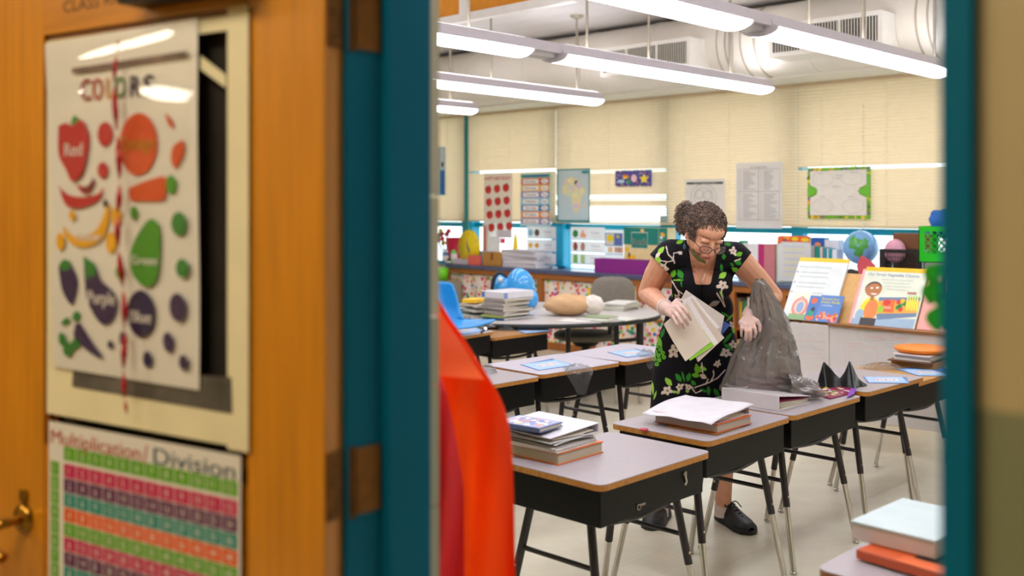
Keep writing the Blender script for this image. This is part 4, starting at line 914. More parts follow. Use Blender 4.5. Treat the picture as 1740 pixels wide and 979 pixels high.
# left pile of open magazines and yellow pad
for i, (px, py, w_, h, c, lb) in enumerate(((800, 541, .26, .02, 'A0A09A', 'open grey magazine lowest in the left pile'), (798, 537, .24, .016, '6E7A72', 'dark green magazine in the left pile'), (806, 540, .25, .016, 'CFCCC6', 'white magazine in the left pile beside the stack'), (800, 536, .22, .014, '8A8C86', 'grey-green magazine high in the left pile'), (812, 540, .20, .012, 'C0B8AC', 'beige magazine near the top of the left pile'))):
    p = onz(px, py+1, tz); book('magazine', lb, (p.x, p.y, tz+.001+i*.0205), .3*math.sin(i*2.4), w_, .2, h, c, 'left pile of magazines on the round table', ct=.0015, cat='magazine')
p = onz(812, 540, tz); one('yellow_pad', 'yellow notepad lying on the left pile of magazines', 'notepad', G().box(0, .17, 0, .12, 0, .028), M('F2C12A', .5), (p.x+.02, p.y+.05, tz+.105), .3, bevel=.002)
# blue glossy helmet-like toy behind the stack
p = onz(885, 526, tz); t = thing('blue_inflatable_toy', 'glossy bright blue rounded toy lying behind the magazine stack', 'toy', (p.x, p.y, tz), AZ-PI/2)
bl2 = M('3FA4EC', .12, var=.05, coat=.5, bump=.15, scale=8); I = MW[t.name].inverted(); Yt = 8.55
def LT(px, py, Y=Yt): return I @ at(px, py, Y)
a = LT(883, 492); obj('body', G().ell(a, (.135, .11, .175), 26, 18, fn=lambda d: 1+.05*math.sin(3*d.x+2*d.z)), bl2, t)
a = LT(853, 490); obj('head', G().ell(a, (.085, .08, .115), 22, 14), bl2, t)
obj('hood', G().tube(spline([LT(836, 492, 8.46), LT(840, 472, 8.46), LT(850, 464, 8.46), LT(862, 471, 8.46)], 6), .016, 8), M('12202A', .5), t)
a = LT(850, 475, 8.43); obj('eye', G().ell(a, (.020, .012, .020), 14, 8), M('E8E4D0', .3), t)
a = LT(905, 508, 8.5); obj('foot', G().ell(a, (.05, .05, .075), 18, 12), bl2, t)
# tan cloth bag
p = onz(975, 538, tz); t = thing('tan_bag', 'tan crumpled cloth bag with white lining on the round table', 'bag', (p.x, p.y, tz), AZ-PI/2-.05)
rr = random.Random(6)
o = obj('body', G().ell((-.04, .08, .085), (.19, .13, .088), 30, 18, fn=lambda d: 1+.08*abs(math.sin(4*d.x+3*d.z+2*d.y))-.07*abs(math.sin(7*d.x-6*d.z))+.05*abs(math.sin(13*d.x+9*d.z))-.12*max(0, d.z)*abs(math.sin(3*d.x+.5)) if d.z > -.6 else 1.0), M('CFA77C', .8, var=.12, scale=8, bump=.5), t)
obj('lining', G().ell((.15, .06, .085), (.085, .08, .075), 26, 16, fn=lambda d: 1+.16*abs(math.sin(5*d.x+5*d.z))-.10*abs(math.sin(9*d.y+7*d.z))), M('E6DCD4', .7, var=.08, bump=.5, scale=10), t)
for px, py, w_, d_, h, rz_, c, lb in ((1040, 548, .20, .26, .012, .15, 'C9C8C0', 'greenish-edged exercise book by the tan bag'), (1046, 545, .18, .22, .020, .25, '8FA07A', 'stack of green-edged exercise books right of tan bag'), (1075, 546, .2, .26, .008, .1, 'D8DAD4', 'flat white papers near the table right end'), (1005, 549, .22, .22, .006, .35, 'DCDCDA', 'flat white magazine in front of the tan bag')):
    p = onz(px, py, tz); book('exercise_book', lb, (p.x-.05, p.y+.02, tz+.0008), rz_, w_, d_, h, c, ct=.001, cat='exercise book')
for i in range(5):
    p = onz(1058+i*1.5, 530, tz); book('exercise_book', ('bottom', 'second', 'third', 'fourth', 'top')[i]+' white exercise book of the small pile at table right end', (p.x, p.y, tz+.0005+i*.013), .2+.1*math.sin(i*2), .3, .2, .012, ['D0CEC4', 'C4C8B4', 'DADAD4', 'B8BCA8', 'E2E0DC'][i], 'small pile of exercise books', ct=.001, cat='exercise book')
# ================================================================== counter under the windows
UC = 7.90; CT = .845
dk = M('525A7A', .3, var=.06, scale=20); wo = M('A8642A', .45, var=.14, scale=10, wood=3); wov = M('A8642A', .45, var=.14, scale=10, wood=1)
vL = onu(757, 452, UC).y
struct('worktop', G().box(UC, UW+.0, VR, vL, CT-.045, CT), dk, bevel=.008)
t = thing('counter_base', 'long wooden shelf unit with fabric curtains below the windows', 'cabinet', (UC+.02, VR, 0))
LL = vL-VR-.03
obj('rail', G().box(0, .03, 0, LL, CT-.10, CT-.046), wo, t); obj('plinth', G().box(0.02, .05, 0, LL, 0, .08), wo, t); obj('back', G().box(.33, .35, 0, LL, 0, CT-.05), M('6A4422', .6), t); obj('shelf', G().box(.03, .33, 0, LL, .40, .42), wo, t)
pps = [760, 917, 1085, 1243, 1330, 1420, 1520]
for p in pps:
    y = onu(p, 480, UC+.02).y-VR; obj('post', G().box(0, .04, y-.03, y+.03, .0, CT-.10), wov, t)
# patterned fabric
fm = bpy.data.materials.new('spotted_fabric'); fm.use_nodes = True; nt = fm.node_tree; N = nt.nodes; Lk = nt.links; b = N['Principled BSDF']; b.inputs['Roughness'].default_value = .9
tc = N.new('ShaderNodeTexCoord'); vo = N.new('ShaderNodeTexVoronoi'); vo.inputs['Scale'].default_value = 21; vo.inputs['Randomness'].default_value = .75; Lk.new(tc.outputs['Object'], vo.inputs['Vector'])
cr = N.new('ShaderNodeValToRGB'); cr.color_ramp.interpolation = 'CONSTANT'; els = cr.color_ramp.elements
cl = ['E0457A', 'F2C83A', '2F9E4E', 'F08A3C', '2A6CA8', 'E84A4A', 'F4A6B8', '8CC64A']
els[0].color = (*lin(cl[0]), 1); els[1].position = 1/8; els[1].color = (*lin(cl[1]), 1)
for i in range(2, 8): e_ = els.new(i/8); e_.color = (*lin(cl[i]), 1)
sc_ = N.new('ShaderNodeSeparateColor'); Lk.new(vo.outputs['Color'], sc_.inputs[0]); Lk.new(sc_.outputs[0], cr.inputs[0])
lt = N.new('ShaderNodeMath'); lt.operation = 'LESS_THAN'; lt.inputs[1].default_value = .47; Lk.new(vo.outputs['Distance'], lt.inputs[0])
mx_ = N.new('ShaderNodeMixRGB'); mx_.inputs[1].default_value = (*lin('EFE2D6'), 1); Lk.new(lt.outputs[0], mx_.inputs[0]); Lk.new(cr.outputs[0], mx_.inputs[2]); Lk.new(mx_.outputs[0], b.inputs['Base Color'])
def curtain(p0, p1, label):
    a = onu(p0, 480, UC+.05).y; c = onu(p1, 480, UC+.05).y; W_ = a-c
    one('fabric_curtain', label, 'curtain', G().grid(lambda u, v: (.010*math.sin(u*W_*26), (u-.5)*W_, v*(CT-.13)), 60, 4), fm, (UC+.055, (a+c)/2, .02), 0, 'spotted curtains hung under the counter')
curtain(766, 912, 'spotted fabric curtain under counter behind the magazine stack'); curtain(921, 1081, 'spotted fabric curtain under counter behind the tan bag'); curtain(1089, 1236, 'spotted fabric curtain under the counter behind the woman')
# books on the open shelf beside the woman
rr = random.Random(12); lbs = ['red', 'yellow', 'green', 'white', 'orange', 'blue', 'dark green', 'pink', 'grey', 'cream']; lcs = ['A82A30', 'E0B83A', '3A8A4A', 'DDDAD0', 'D8742A', '2A5A9A', '1E5040', 'D890A0', '8A8A86', 'D8C8A0']
for k in range(10):
    y = onu(1249+k*7, 520, UC+.1).y; book('shelf_book', lbs[k]+' book standing on the open shelf right of the woman', (UC+.10, y, .421), -PI/2+rr.uniform(-.05, .05), .028, .20, rr.uniform(.22, .29), lcs[k], 'books on the open shelf under the counter', upright=True)
for k in range(8):
    y = onu(1252+k*9, 560, UC+.1).y; book('shelf_book', lbs[9-k]+' book on the floor shelf under the counter', (UC+.08, y, .081), -PI/2, .035, .20, rr.uniform(.2, .28), lcs[9-k], 'books on the bottom shelf under the counter', upright=True)
# ------------------------------------------------------------------ things on the counter
def cp_(px, u=8.02): return onu(px, 440, u)
CX = lambda px, u=8.02: (u, onu(px, 440, u).y, CT+.0008)
def zof(py, px, u=8.02): return onu(px, py, u).z
def wof(p0, p1, u=8.02): return onu(p0, 440, u).y-onu(p1, 440, u).y
# artificial flowers far left
t = thing('toy_flowers', 'red and yellow artificial flowers at the counter left end', 'flowers', CX(757, 8.12))
rr = random.Random(3)
for i in range(9):
    q = ((-.03+rr.uniform(-.05, .05)), rr.uniform(-.12, .09), .22+rr.uniform(0, .18)); st_ = obj('stem', G().tube([(0, 0, 0), q], .004, 6), M('2A6A34', .6), t)
    obj('flower', G().ell(q, (.03, .035, .028), 12, 8, fn=lambda d: 1+.2*math.sin(5*math.atan2(d.y, d.z))), M(['C8283C', 'E8C02A', 'C82A50', '8A1E48'][i % 4], .5), st_)
for i, (px, c1, c2, h, lb) in enumerate(((757, '5A7AB8', 'DDE0EA', .17, 'blue and white labelled bottle at the counter left end'), (772, '5FC85A', 'C8DCD0', .22, 'green soap pump bottle before the yellow clock'), (763, '1E2A28', '2A3A34', .06, 'small dark pot at the counter left end'))):
    t = thing('plastic_bottle', lb, 'bottle', CX(px, 7.95+.04*(i % 2))); obj('body', G().lathe([(0, 0), (.038, 0), (.042, .01), (.042, h*.62), (.02, h*.76), (.014, h*.80), (0, h*.8)], 18), M(c1, .3), t); obj('cap', G().lathe([(.016, h*.8), (.016, h), (0, h)], 14), M(c2, .3), t)
    obj('label', G().lathe([(.0428, h*.2), (.0428, h*.55)], 18), M('E8E4E0', .5), t)
    if i == 1: obj('pump', G().tube([(0, 0, h), (0, 0, h+.04), (-.03, .03, h+.035)], .006, 8), M('F0C8D0', .4), t)
t = thing('red_basket', 'crimson plastic basket behind the yellow clock', 'basket', CX(782, 8.12)); obj('body', G().lathe([(.0, 0), (.13, 0), (.17, .30), (.175, .30), (.135, -.004)], 24), M('C0143C', .4), t)
t = thing('teaching_clock', 'round yellow teaching clock with blue hand leaning on the counter', 'clock', CX(797, 7.99), -PI/2); zc = .20; ww = wof(780, 816)/2
obj('face', G().lathe([(0, -.012), (ww, -.010), (ww, .006), (0, .008)], 36, X=Matrix.Translation((0, 0, ww*1.12)) @ Matrix.Rotation(PI/2, 4, 'X') @ Matrix.Scale(1.0, 4) @ Matrix(((1, 0, 0, 0), (0, 1.12, 0, 0), (0, 0, 1, 0), (0, 0, 0, 1)))), M('F2D81E', .4), t)
g = G()
for k in range(12):
    g.text(str(k or 12), .80*ww*math.sin(k*PI/6), ww*1.12+.88*ww*math.cos(k*PI/6)-.012, .026, -.0125, 0, center=True)
obj('numerals', g, M('E08A20', .5), t); obj('hand', G().prism([(-.006, -.01), (.008, -.01), (-.012, .085)], .013, .017, X=Matrix.Translation((-.01, 0, ww*1.12)) @ Matrix.Rotation(PI/2, 4, 'X')), M('1E4A9A', .4), t); obj('hand', G().prism([(-.008, 0), (.008, 0), (.02, -.06), (.008, -.065)], .013, .017, X=Matrix.Translation((-.0, 0, ww*1.12)) @ Matrix.Rotation(PI/2, 4, 'X')), M('1E4A9A', .4), t)
# papers, cards, boxes
def cbox(name, label, p0, p1, ptop, u, depth, mat_, cat='box', bevel=.002, z0=None, draw=None, cols=None, py_b=None, group=None):
    a = onu(p0, 440, u).y; c = onu(p1, 440, u).y; z0 = CT+.0008 if z0 is None else z0; H = onu((p0+p1)/2, ptop, u).z-z0
    t = thing(name, label, cat, (u, a, z0), -PI/2, group); W_ = a-c
    obj('body', G().box(0, W_, 0, depth, 0, H), mat_, t, bevel=bevel)
    if draw: g = G(); draw(g, W_, H); obj('print', g, [M(q, .5) for q in cols], t)
    return t
cbox('paper_pile', 'grey-white pile of papers left of the coral card', 768, 795, 440, 7.95, .2, M('C8BEC8', .7), 'papers')
cbox('coral_card', 'coral red booklet standing at the counter front', 795, 816, 434, 7.93, .02, M('E8685C', .5), 'booklet')
cbox('dark_gadget', 'small dark square box on pale papers beside the clock', 803, 812, 418, 8.03, .04, M('3A4440', .5), z0=zof(427, 808, 8.03))
cbox('paper_pile', 'pale lilac folded papers under the small dark box', 803, 833, 427, 8.04, .15, M('C4C0D4', .6), 'papers')
cbox('cardboard_box', 'small brown cardboard box with tape on the counter', 821, 851, 429, 7.94, .2, M('B8843E', .7, var=.08), draw=lambda g, w_, h: g.rect(w_*.42, h*.45, w_*.58, h, -.001, 0), cols=['8A5A2A'])
cbox('white_card', 'plain white card propped behind the cardboard box', 829, 849, 402, 8.10, .01, M('F0F0F0', .6, trl=.3), 'card')
cbox('standing_book', 'tall red and teal spined book leaning near the apples poster', 820, 828, 381, 8.10, .1, M('D8CCC8', .5), 'book', draw=lambda g, w_, h: g.rect(w_*.3, h*.1, w_*.7, h*.95, -.001, 0), cols=['D8605A'])
cbox('sight_card', 'white card with small print in front of the apples poster', 844, 869, 391, 8.11, .01, M('E8E4EC', .6, trl=.3), 'card', z0=zof(404, 856, 8.11), draw=lambda g, w_, h: [g.rect(w_*.15, h*(.2+.2*k), w_*.85, h*(.25+.2*k), -.001, 0) for k in range(4)], cols=['C8C4D0'])
cbox('pink_note', 'small bright pink square note behind the paper stack', 850, 858, 405, 8.09, .008, M('F0507A', .5), 'note', z0=zof(414, 854, 8.09))
t = thing('yellow_bottle', 'yellow squeeze bottle standing behind the white paper stack', 'bottle', (8.08, onu(876, 420, 8.08).y, CT)); hh = zof(390, 876, 8.08)-CT
obj('body', G().lathe([(0, 0), (.032, 0), (.034, hh*.4), (.022, hh*.75), (.008, hh*.9), (.006, hh), (0, hh)], 16), M('F2D000', .4), t)
# white paper stack made of separate bundles
z = CT+.0008; a = onu(853, 440, 7.95).y; W_ = wof(853, 914, 7.95)
for i in range(8):
    h = .0235; dw = R.uniform(-.02, .02); one('paper_bundle', ('lowest', 'second', 'third', 'fourth', 'fifth', 'sixth', 'seventh', 'topmost')[i]+' bundle of the tall white paper stack on the counter', 'papers', G().box(0, W_-.04+dw, 0, .26, 0, h), M(['E0DCE2', 'D2CED8', 'E6E2E6', 'C8C4CE'][i % 4], .7, var=.08, scale=160), (7.95+R.uniform(0, .01), a+.0+R.uniform(-.01, .02), z), -PI/2+R.uniform(-.05, .05), 'white paper stack on the counter', bevel=.003); z += h+.0006
# pocket charts of sight cards
def card(px0, py0, px1, py1, label, fn, u=8.12, group='word cards in the window'):
    pl = Plane((u, 0, 0), -PI/2); poster('word_card', label, px0, py0, px1, py1, 'E9E6E8', fn[0], fn[1], 0, 0, 'card', pl)
def mk_card(word, s1, s2, x0_, x1_, ya, yb):
    w_ = x1_-x0_; ym = (ya+yb)/2
    def d(q):
        q.r(x0_, yb-1.2, x1_, yb, 3)
        for j, s in enumerate((s1, s2)):
            cx = x0_+w_*(.15+.22*j)
            if s == 'o': q.e(cx, ym, 4.2, 6, j)
            elif s == 'O': q.e(cx, ym, 3.8, 7.5, j)
            elif s == 'd': q.f([(cx-4.5, ym), (cx, ym-5.5), (cx+4.5, ym), (cx, ym+5.5)], j)
            elif s == 'h': q.f([(cx+5*math.cos(k*PI/3+PI/6), ym+7*math.sin(k*PI/3+PI/6)) for k in range(6)], j)
            elif s == 'b': q.r(cx-3.6, ym-7, cx+3.6, ym+7, j)
            else: q.f([(cx-4, ym+6), (cx-4, ym-1), (cx-1.5, ym-1), (cx-1.5, ym-6), (cx+2, ym-6), (cx+2, ym), (cx+5.5, ym), (cx+5.5, ym+6)], j)
        q.t(word, x0_+w_*.62, ym+0, 4, 2, w_*.24, 2); q.r(x0_+w_*.6, ym+4, x0_+w_*.9, ym+5, 4)
    return d
for word, s1, s2, a, b_, c, d_, x in (('Circle', 'o', 'o', 385, 406, '8CC8E0', '6A5448', 895), ('Diamond', 'd', 'd', 407, 428, 'F2B83A', 'E8A83A', 895), ('Triangle', '', 'd', 430, 449, 'ECE8E8', 'ECE8E8', 895), ('Cube', 'h', 's', 386, 409, '2E8A3E', 'F0A080', 970), ('Oval', 'O', 'O', 410, 429, '9A4A3E', 'C08878', 970), ('Prism', 'b', 'b', 431, 450, '7ACA5A', 'B8DC9A', 970)):
    x1_ = x+(50 if x < 900 else 58); card(x, a, x1_, b_, 'white window card reading %s, %s column' % (word, 'left' if x < 900 else 'right'), (mk_card(word, s1 or 'd', s2, x, x1_, a, b_), [c, d_, '9A9498', '7AB0CC', 'E8C8C4']))
def d_two(q):
    q.r(1029, 396, 1059, 418, 0); q.r(1030.5, 397.5, 1044, 416.5, 1, 1); q.e(1038, 405, 5.5, 6, 2, 2); q.r(1046, 397.5, 1057.5, 416.5, 3, 1); q.e(1051, 402, 3, 3, 4, 2); q.r(1034, 420, 1042, 429, 5); q.r(1045, 420, 1059, 429, 6); q.r(1052, 420, 1053.5, 429, 0, 1); q.r(1028, 431.5, 1060, 432.5, 0)
poster('picture_cards', 'pair of small picture cards in a clear pocket chart', 1028, 391, 1060, 440, 'EEF0F2', d_two, ['7A94B8', 'DCD8D0', 'F0D400', '5A74B8', 'C8B060', 'E8C89A', 'E0A880'], 0, 0, 'card', Plane((8.12, 0, 0), -PI/2))
def d_reach(g, w_, h):
    g.rect(0, h*.63, w_, h, -.001, 0); g.rect(w_*.80, .0, w_*.81, h, -.0012, 5)
    x, z = w_*.18, h*.55
    g.rect(x, z, x+w_*.38, h*.90, -.002, 3); g.rect(x+.004, z+.005, x+w_*.38-.004, h*.90-.006, -.003, 0); g.text('Reach', x+w_*.035, z+.03, h*.17, -.004, 3, w=w_*.31, bold=.002); g.disc(w_*.44, h*.93, .022, .022, -.0045, 1)
    g.disc(w_*.14, h*.36, .035, .03, -.002, 2); g.disc(w_*.08, h*.52, .022, .022, -.002, 2); g.disc(w_*.24, h*.36, .022, .018, -.002, 2); g.disc(w_*.13, h*.40, .012, .03, -.003, 4)
    g.disc(w_*.90, h*.86, .03, .018, -.002, 2, ang=-.5); g.disc(w_*.87, h*.80, .018, .018, -.003, 3); g.text('Reach', w_*.84, h*.68, h*.06, -.003, 3, w=w_*.13); g.disc(w_*.9, h*.42, .012, .012, -.002, 1); g.disc(w_*.33, h*.16, .010, .010, -.002, 1)
cbox('reading_box', 'tan and green box printed Reach standing behind the purple box', 1060, 1134, 387, 8.06, .14, M('E2CC9A', .6), draw=d_reach, cols=['0E7F74', 'EFC07A', 'F0B41E', 'DCE8E0', '4A3420', 'C8C0A0'], bevel=.003)
t = thing('purple_box', 'open purple cardboard tray box at the counter front edge', 'box', CX(1010, 7.93), -PI/2); W_ = wof(1010, 1096, 7.93); H = zof(441, 1050, 7.93)-CT
g = G().box(0, W_, 0, .004, 0, H).box(0, W_, .12, .124, 0, H).box(0, .004, .004, .12, 0, H).box(W_-.004, W_, .004, .12, 0, H).box(.004, W_-.004, .004, .12, 0, .004)
obj('tray', g, M('8A2288', .45), t); obj('contents', G().box(.01, W_-.01, .01, .115, .004, H-.012), M('DDD2C4', .8), t)
# binders right of the woman
cbox('green_folder', 'green folder edge standing behind the white binders', 1255, 1262, 409, 8.12, .1, M('128A5A', .5), 'folder')
for i, (p0, p1, c, lb) in enumerate(((1262, 1271, 'D8D4D6', 'grey-white binder, left of the two standing white binders'), (1271, 1288, 'E6E4E8', 'wide white binder standing next to the magenta binder'), (1288, 1298, 'B8246E', 'slim magenta binder standing upright on the counter'), (1298, 1317, 'C47A80', 'wide dusty pink binder standing upright on the counter'), (1319, 1327, 'C8D4C0', 'thin pale binder with green spot beside the pink binder'))):
    cbox('standing_binder', lb, p0, p1, 414+(1 if i else 0), 8.0, .24, M(c, .45), 'binder', group='binders standing on the counter', bevel=.003)
def d_paper(g, w_, h):
    for k in range(14): g.rect(w_*.12, h*(.08+.062*k), w_*(.6+.3*((k*7) % 5)/5), h*(.10+.062*k), -.001, 0 if k % 3 else 1)
pl = Plane((7.97, 0, 0), -PI/2)
def d_stand(q):
    q.r(1326, 401, 1377, 411, 0); q.f([(1322, 403), (1330, 402), (1328, 414), (1321, 415)], 3, .5); q.e(1338, 405, 6, 3, 1, 1); q.e(1352, 406, 6, 3.4, 2, 1); q.e(1369, 407, 7, 3.2, 2, 1); q.e(1335, 408, 3, 2, 4, 2)
    for k in range(10): q.r(1332, 418+k*5.4, 1367, 419.6+k*5.4, 5 if k % 2 else 6)
poster('notice_sheet', 'white lined notice with bright picture strip on top, on counter', 1322, 401, 1378, 479, 'E6E4E6', d_stand, ['E85A2A', 'F0A030', 'E8D020', 'E87040', '7A3A6A', 'EAE0A0', 'D0CCD8'], 0, 0, 'notice', pl)
cbox('blue_box', 'blue printed carton behind the wire rack', 1377, 1400, 404, 8.14, .1, M('1E5AA8', .4), draw=lambda g, w_, h: g.disc(w_*.55, h*.85, .03, .02, -.001, 0), cols=['F08A5A'])
cbox('paper_pile', 'white papers standing behind the wire rack', 1400, 1425, 408, 8.15, .1, M('E4E2EC', .6), 'papers')
# wire book rack
t = thing('wire_rack', 'white wire rack holding teal-spined booklets', 'rack', CX(1372, 8.0), -PI/2); W_ = wof(1372, 1428, 8.0)
for i in range(7): obj('wire', G().tube(spline([(W_*i/6, 0, 0), (W_*i/6, -.0, .14), (W_*i/6, .04, .2-.012*i), (W_*i/6, .16, .16)], 4), .0035, 6), M('E8ECF0', .3), t)
for zz in (.02, .1): obj('wire', G().tube([(0, -.004, zz), (W_, -.004, zz)], .0035, 6), M('E8ECF0', .3), t)
for i, (p0, p1, c) in enumerate(((1374, 1384, 'B8B4B4'), (1385, 1392, '0E8A7A'), (1393, 1398, 'C8C0C4'), (1400, 1404, '1A94A0'), (1405, 1408, 'C8D0E0'), (1409, 1413, '1A94A0'), (1414, 1422, 'D8E0F0'))):
    cbox('rack_booklet', ('grey booklet at the left', 'teal booklet second from left', 'pale booklet', 'slim teal booklet', 'thin lilac booklet', 'second slim teal booklet', 'pale blue booklet at the right')[i]+' in the white wire rack', p0, p1, 418+i, 8.03, .1, M(c, .5), 'booklet', group='booklets in the wire rack', bevel=0)
# globe
gp = at(1463, 421, 8.55); t = thing('globe', 'light blue globe with green land on the counter before window', 'globe', (gp.x, gp.y, CT)); Rg = 29*8.55/FPX; zg = gp.z-CT
gm = bpy.data.materials.new('globe_map'); gm.use_nodes = True; nt = gm.node_tree; N = nt.nodes; Lk = nt.links; b = N['Principled BSDF']; b.inputs['Roughness'].default_value = .25
tc = N.new('ShaderNodeTexCoord'); nz = N.new('ShaderNodeTexNoise'); nz.inputs['Scale'].default_value = 5.5; nz.inputs['Detail'].default_value = 6; Lk.new(tc.outputs['Object'], nz.inputs['Vector'])
cr = N.new('ShaderNodeValToRGB'); cr.color_ramp.interpolation = 'CONSTANT'; cr.color_ramp.elements[0].color = (*lin('7FB0E4'), 1); cr.color_ramp.elements[1].position = .575; cr.color_ramp.elements[1].color = (*lin('4FA04A'), 1); Lk.new(nz.outputs[0], cr.inputs[0]); Lk.new(cr.outputs[0], b.inputs['Base Color'])
obj('ball', G().ell((0, 0, zg), Rg, 36, 24), gm, t); obj('base', G().lathe([(0, 0), (.10, 0), (.10, .01), (.02, .02), (.015, zg-Rg), (0, zg-Rg)], 20), M('3A3A44', .4), t)
obj('meridian', G().tube([((Rg+.008)*math.sin(a_)*CA, -(Rg+.008)*math.sin(a_)*SA*-1, zg-(Rg+.008)*math.cos(a_)) for a_ in [i*PI/16 for i in range(17)]], .004, 6), M('B8B8C0', .3, metal=.6), t)
# red leaf-shaped sign
pl2 = Plane((7.93, 0, 0), -PI/2); pts = [pl2(*p) for p in ((1464, 434), (1470, 437), (1480, 443), (1488, 451), (1489, 460), (1484, 470), (1476, 478), (1466, 473), (1459, 463), (1456, 452), (1460, 441))]
o = pts[6]; t = thing('paper_apple', 'pink-red paper apple cutout with dark lettering before the globe', 'cutout', pl2.X @ Vector((o[0], 0, CT)), -PI/2)
obj('cutout', G().prism([(a-o[0], b_-CT) for a, b_ in pts], 0, .006, X=Matrix.Rotation(PI/2, 4, 'X')), M('D0525E', .5), t)
g = G(); 
for k in range(2): g.rect(.0-.03+k*.022, .04, -.03+k*.022+.008, .115, -.0065, 0)
obj('lettering', g, M('5A2830', .6), t)
obj('tablet_stack', G().box(-.16, .02, .03, .15, 0, .02), M('4A4A52', .4), t) if False else None
cbox('tray_papers', 'low clear tray with dark odds and ends beside the globe', 1428, 1462, 466, 7.96, .2, M('B8C4D8', .3), 'tray')
one('stapler', 'small dark stapler in front of the globe', 'stapler', G().prism([(0, 0), (.16, 0), (.16, .02), (.06, .045), (0, .03)], 0, .03, X=Matrix.Rotation(PI/2, 4, 'X')), M('3A3436', .4), (7.98, onu(1436, 470, 7.98).y, zof(466, 1445, 7.96)), -PI/2)
# black crate, carton, green crate, blue bag
def crate(name, label, p0, p1, ptop, pbot, u, depth, c, cat='crate', lattice=6, diag=False):
    a = onu(p0, 440, u).y; d_ = onu(p1, 440, u).y; W_ = a-d_; z0 = onu((p0+p1)/2, pbot, u).z; z1 = onu((p0+p1)/2, ptop, u).z; H = z1-z0
    t = thing(name, label, cat, (u, a, z0), -PI/2); m = M(c, .35, spec=.5)
    fr = G()
    for y0 in (0, depth-.006):
        fr.box(0, W_, y0, y0+.006, 0, H*.26).box(0, W_, y0, y0+.006, H*.86, H).box(0, W_*.13, y0, y0+.006, H*.26, H*.86).box(W_*.87, W_, y0, y0+.006, H*.26, H*.86)
    for x0_ in (0, W_-.006): fr.box(x0_, x0_+.006, 0, depth, 0, H*.26).box(x0_, x0_+.006, 0, depth, H*.86, H).box(x0_, x0_+.006, 0, .04, H*.26, H*.86).box(x0_, x0_+.006, depth-.04, depth, H*.26, H*.86)
    fr.box(0, W_, 0, depth, 0, .005); obj('frame', fr, m, t)
    la = G(); x_0, x_1, za, zb__ = W_*.13, W_*.87, H*.26, H*.86
    for y0 in (.003, depth-.003):
        if diag:
            st_ = (x_1-x_0)/5
            for k in range(-5, 6):
                for s in (1, -1):
                    pts = []
                    for q in range(21):
                        x = x_0+(k*st_ if s == 1 else (k+5)*st_)+s*(zb__-za)*q/20; z = za+(zb__-za)*q/20
                        if x_0 <= x <= x_1: pts.append((x, y0, z))
                    if len(pts) > 1: la.tube([pts[0], pts[-1]], .004, 4)
        else:
            for k in range(1, lattice*2): la.tube([(x_0+(x_1-x_0)*k/(lattice*2), y0, za), (x_0+(x_1-x_0)*k/(lattice*2), y0, zb__)], .0028, 4)
            for k in range(1, 4): la.tube([(x_0, y0, za+(zb__-za)*k/4), (x_1, y0, za+(zb__-za)*k/4)], .0028, 4)
    obj('lattice', la, m, t, kind='stuff'); return t, W_, H
crate('black_crate', 'black plastic lattice crate on the counter', 1494, 1566, 424, 470, 7.97, .14, '221E20')
one('pink_toy', 'pink and purple rounded toy poking out of the black crate', 'toy', G().ell((0, 0, 0), (.05, .09, .10), 20, 12), M('E8A8C0', .5), (8.08, onu(1521, 430, 8.08).y, zof(427, 1521, 8.08)))
cbox('brown_carton', 'plain brown cardboard carton behind the black crate', 1517, 1580, 397, 8.12, .12, M('7E4E2E', .7, var=.05))
crate('green_crate', 'bright green plastic lattice crate beside the doorframe', 1561, 1640, 385, 447, 7.75, .28, '18B81E', diag=True)
a = onu(1600, 440, 7.75); one('storage_bin', 'clear storage bin supporting the green crate at right', 'bin', G().box(0, .30, 0, .14, 0, onu(1600, 447, 7.75).z-.002), M('8A8A88', .3), (7.75, onu(1567, 440, 7.75).y-.02, 0), -PI/2)
bp_ = onu(1590, 378, 7.8); one('blue_bag', 'bright blue cloth bag stuffed in the green crate', 'bag', G().ell((0, 0, 0), (.09, .10, .11), 22, 14, fn=lambda d: 1+.09*math.sin(6*d.y+4*d.z)+.06*math.sin(11*d.z)), M('1462B8', .6, bump=.4), (7.88, bp_.y-.02, bp_.z+.0), 0)
one('lime_tub', 'lime green tub at the left end below the counter', 'tub', G().lathe([(0, 0), (.07, 0), (.085, .14), (0, .14)], 18), M('78D820', .4), (7.75, onu(750, 466, 7.75).y, onu(750, 476, 7.75).z)); 
one('side_shelf', 'small low shelf holding the lime tub at left', 'shelf', G().box(-.2, .13, -.3, .3, 0, onu(750, 476, 7.75).z-.002), M('9A9484', .6), (7.75, onu(750, 466, 7.75).y+.1, 0), bevel=.004)
# ================================================================== big-book stand
UB2 = 6.05; SP = Plane((UB2, 0, 0), -PI/2)
def S(px, py): return SP(px, py)
t = thing('book_easel', 'wooden book stand with whiteboard front holding big open books', 'easel', SP.X @ Vector((S(1335, 560)[0], 0, 0)), -PI/2)
ox = S(1335, 560)[0]; zl = S(1450, 556)[1]; x1_ = S(1622, 560)[0]-ox; xj = S(1409, 560)[0]-ox
wb = M('D6D0D0', .25, var=.02)
obj('whiteboard', G().box(0, xj-.002, 0, .012, .18, zl-.004), wb, t, bevel=.002); obj('whiteboard', G().box(xj+.002, x1_, 0, .012, .18, zl-.004), wb, t, bevel=.002)
we = M('8A5A2C', .5, var=.12, wood=2); obj('ledge', G().box(xj-.0, x1_-.02, -.025, .06, zl-.003, zl+.012), we, t, bevel=.002)
for x in (.03, x1_-.06): obj('leg', G().box(x, x+.04, .02, .06, 0, zl-.003), we, t)
tilt = math.radians(33); slb = M('D8A868', .5, var=.08, wood=1)
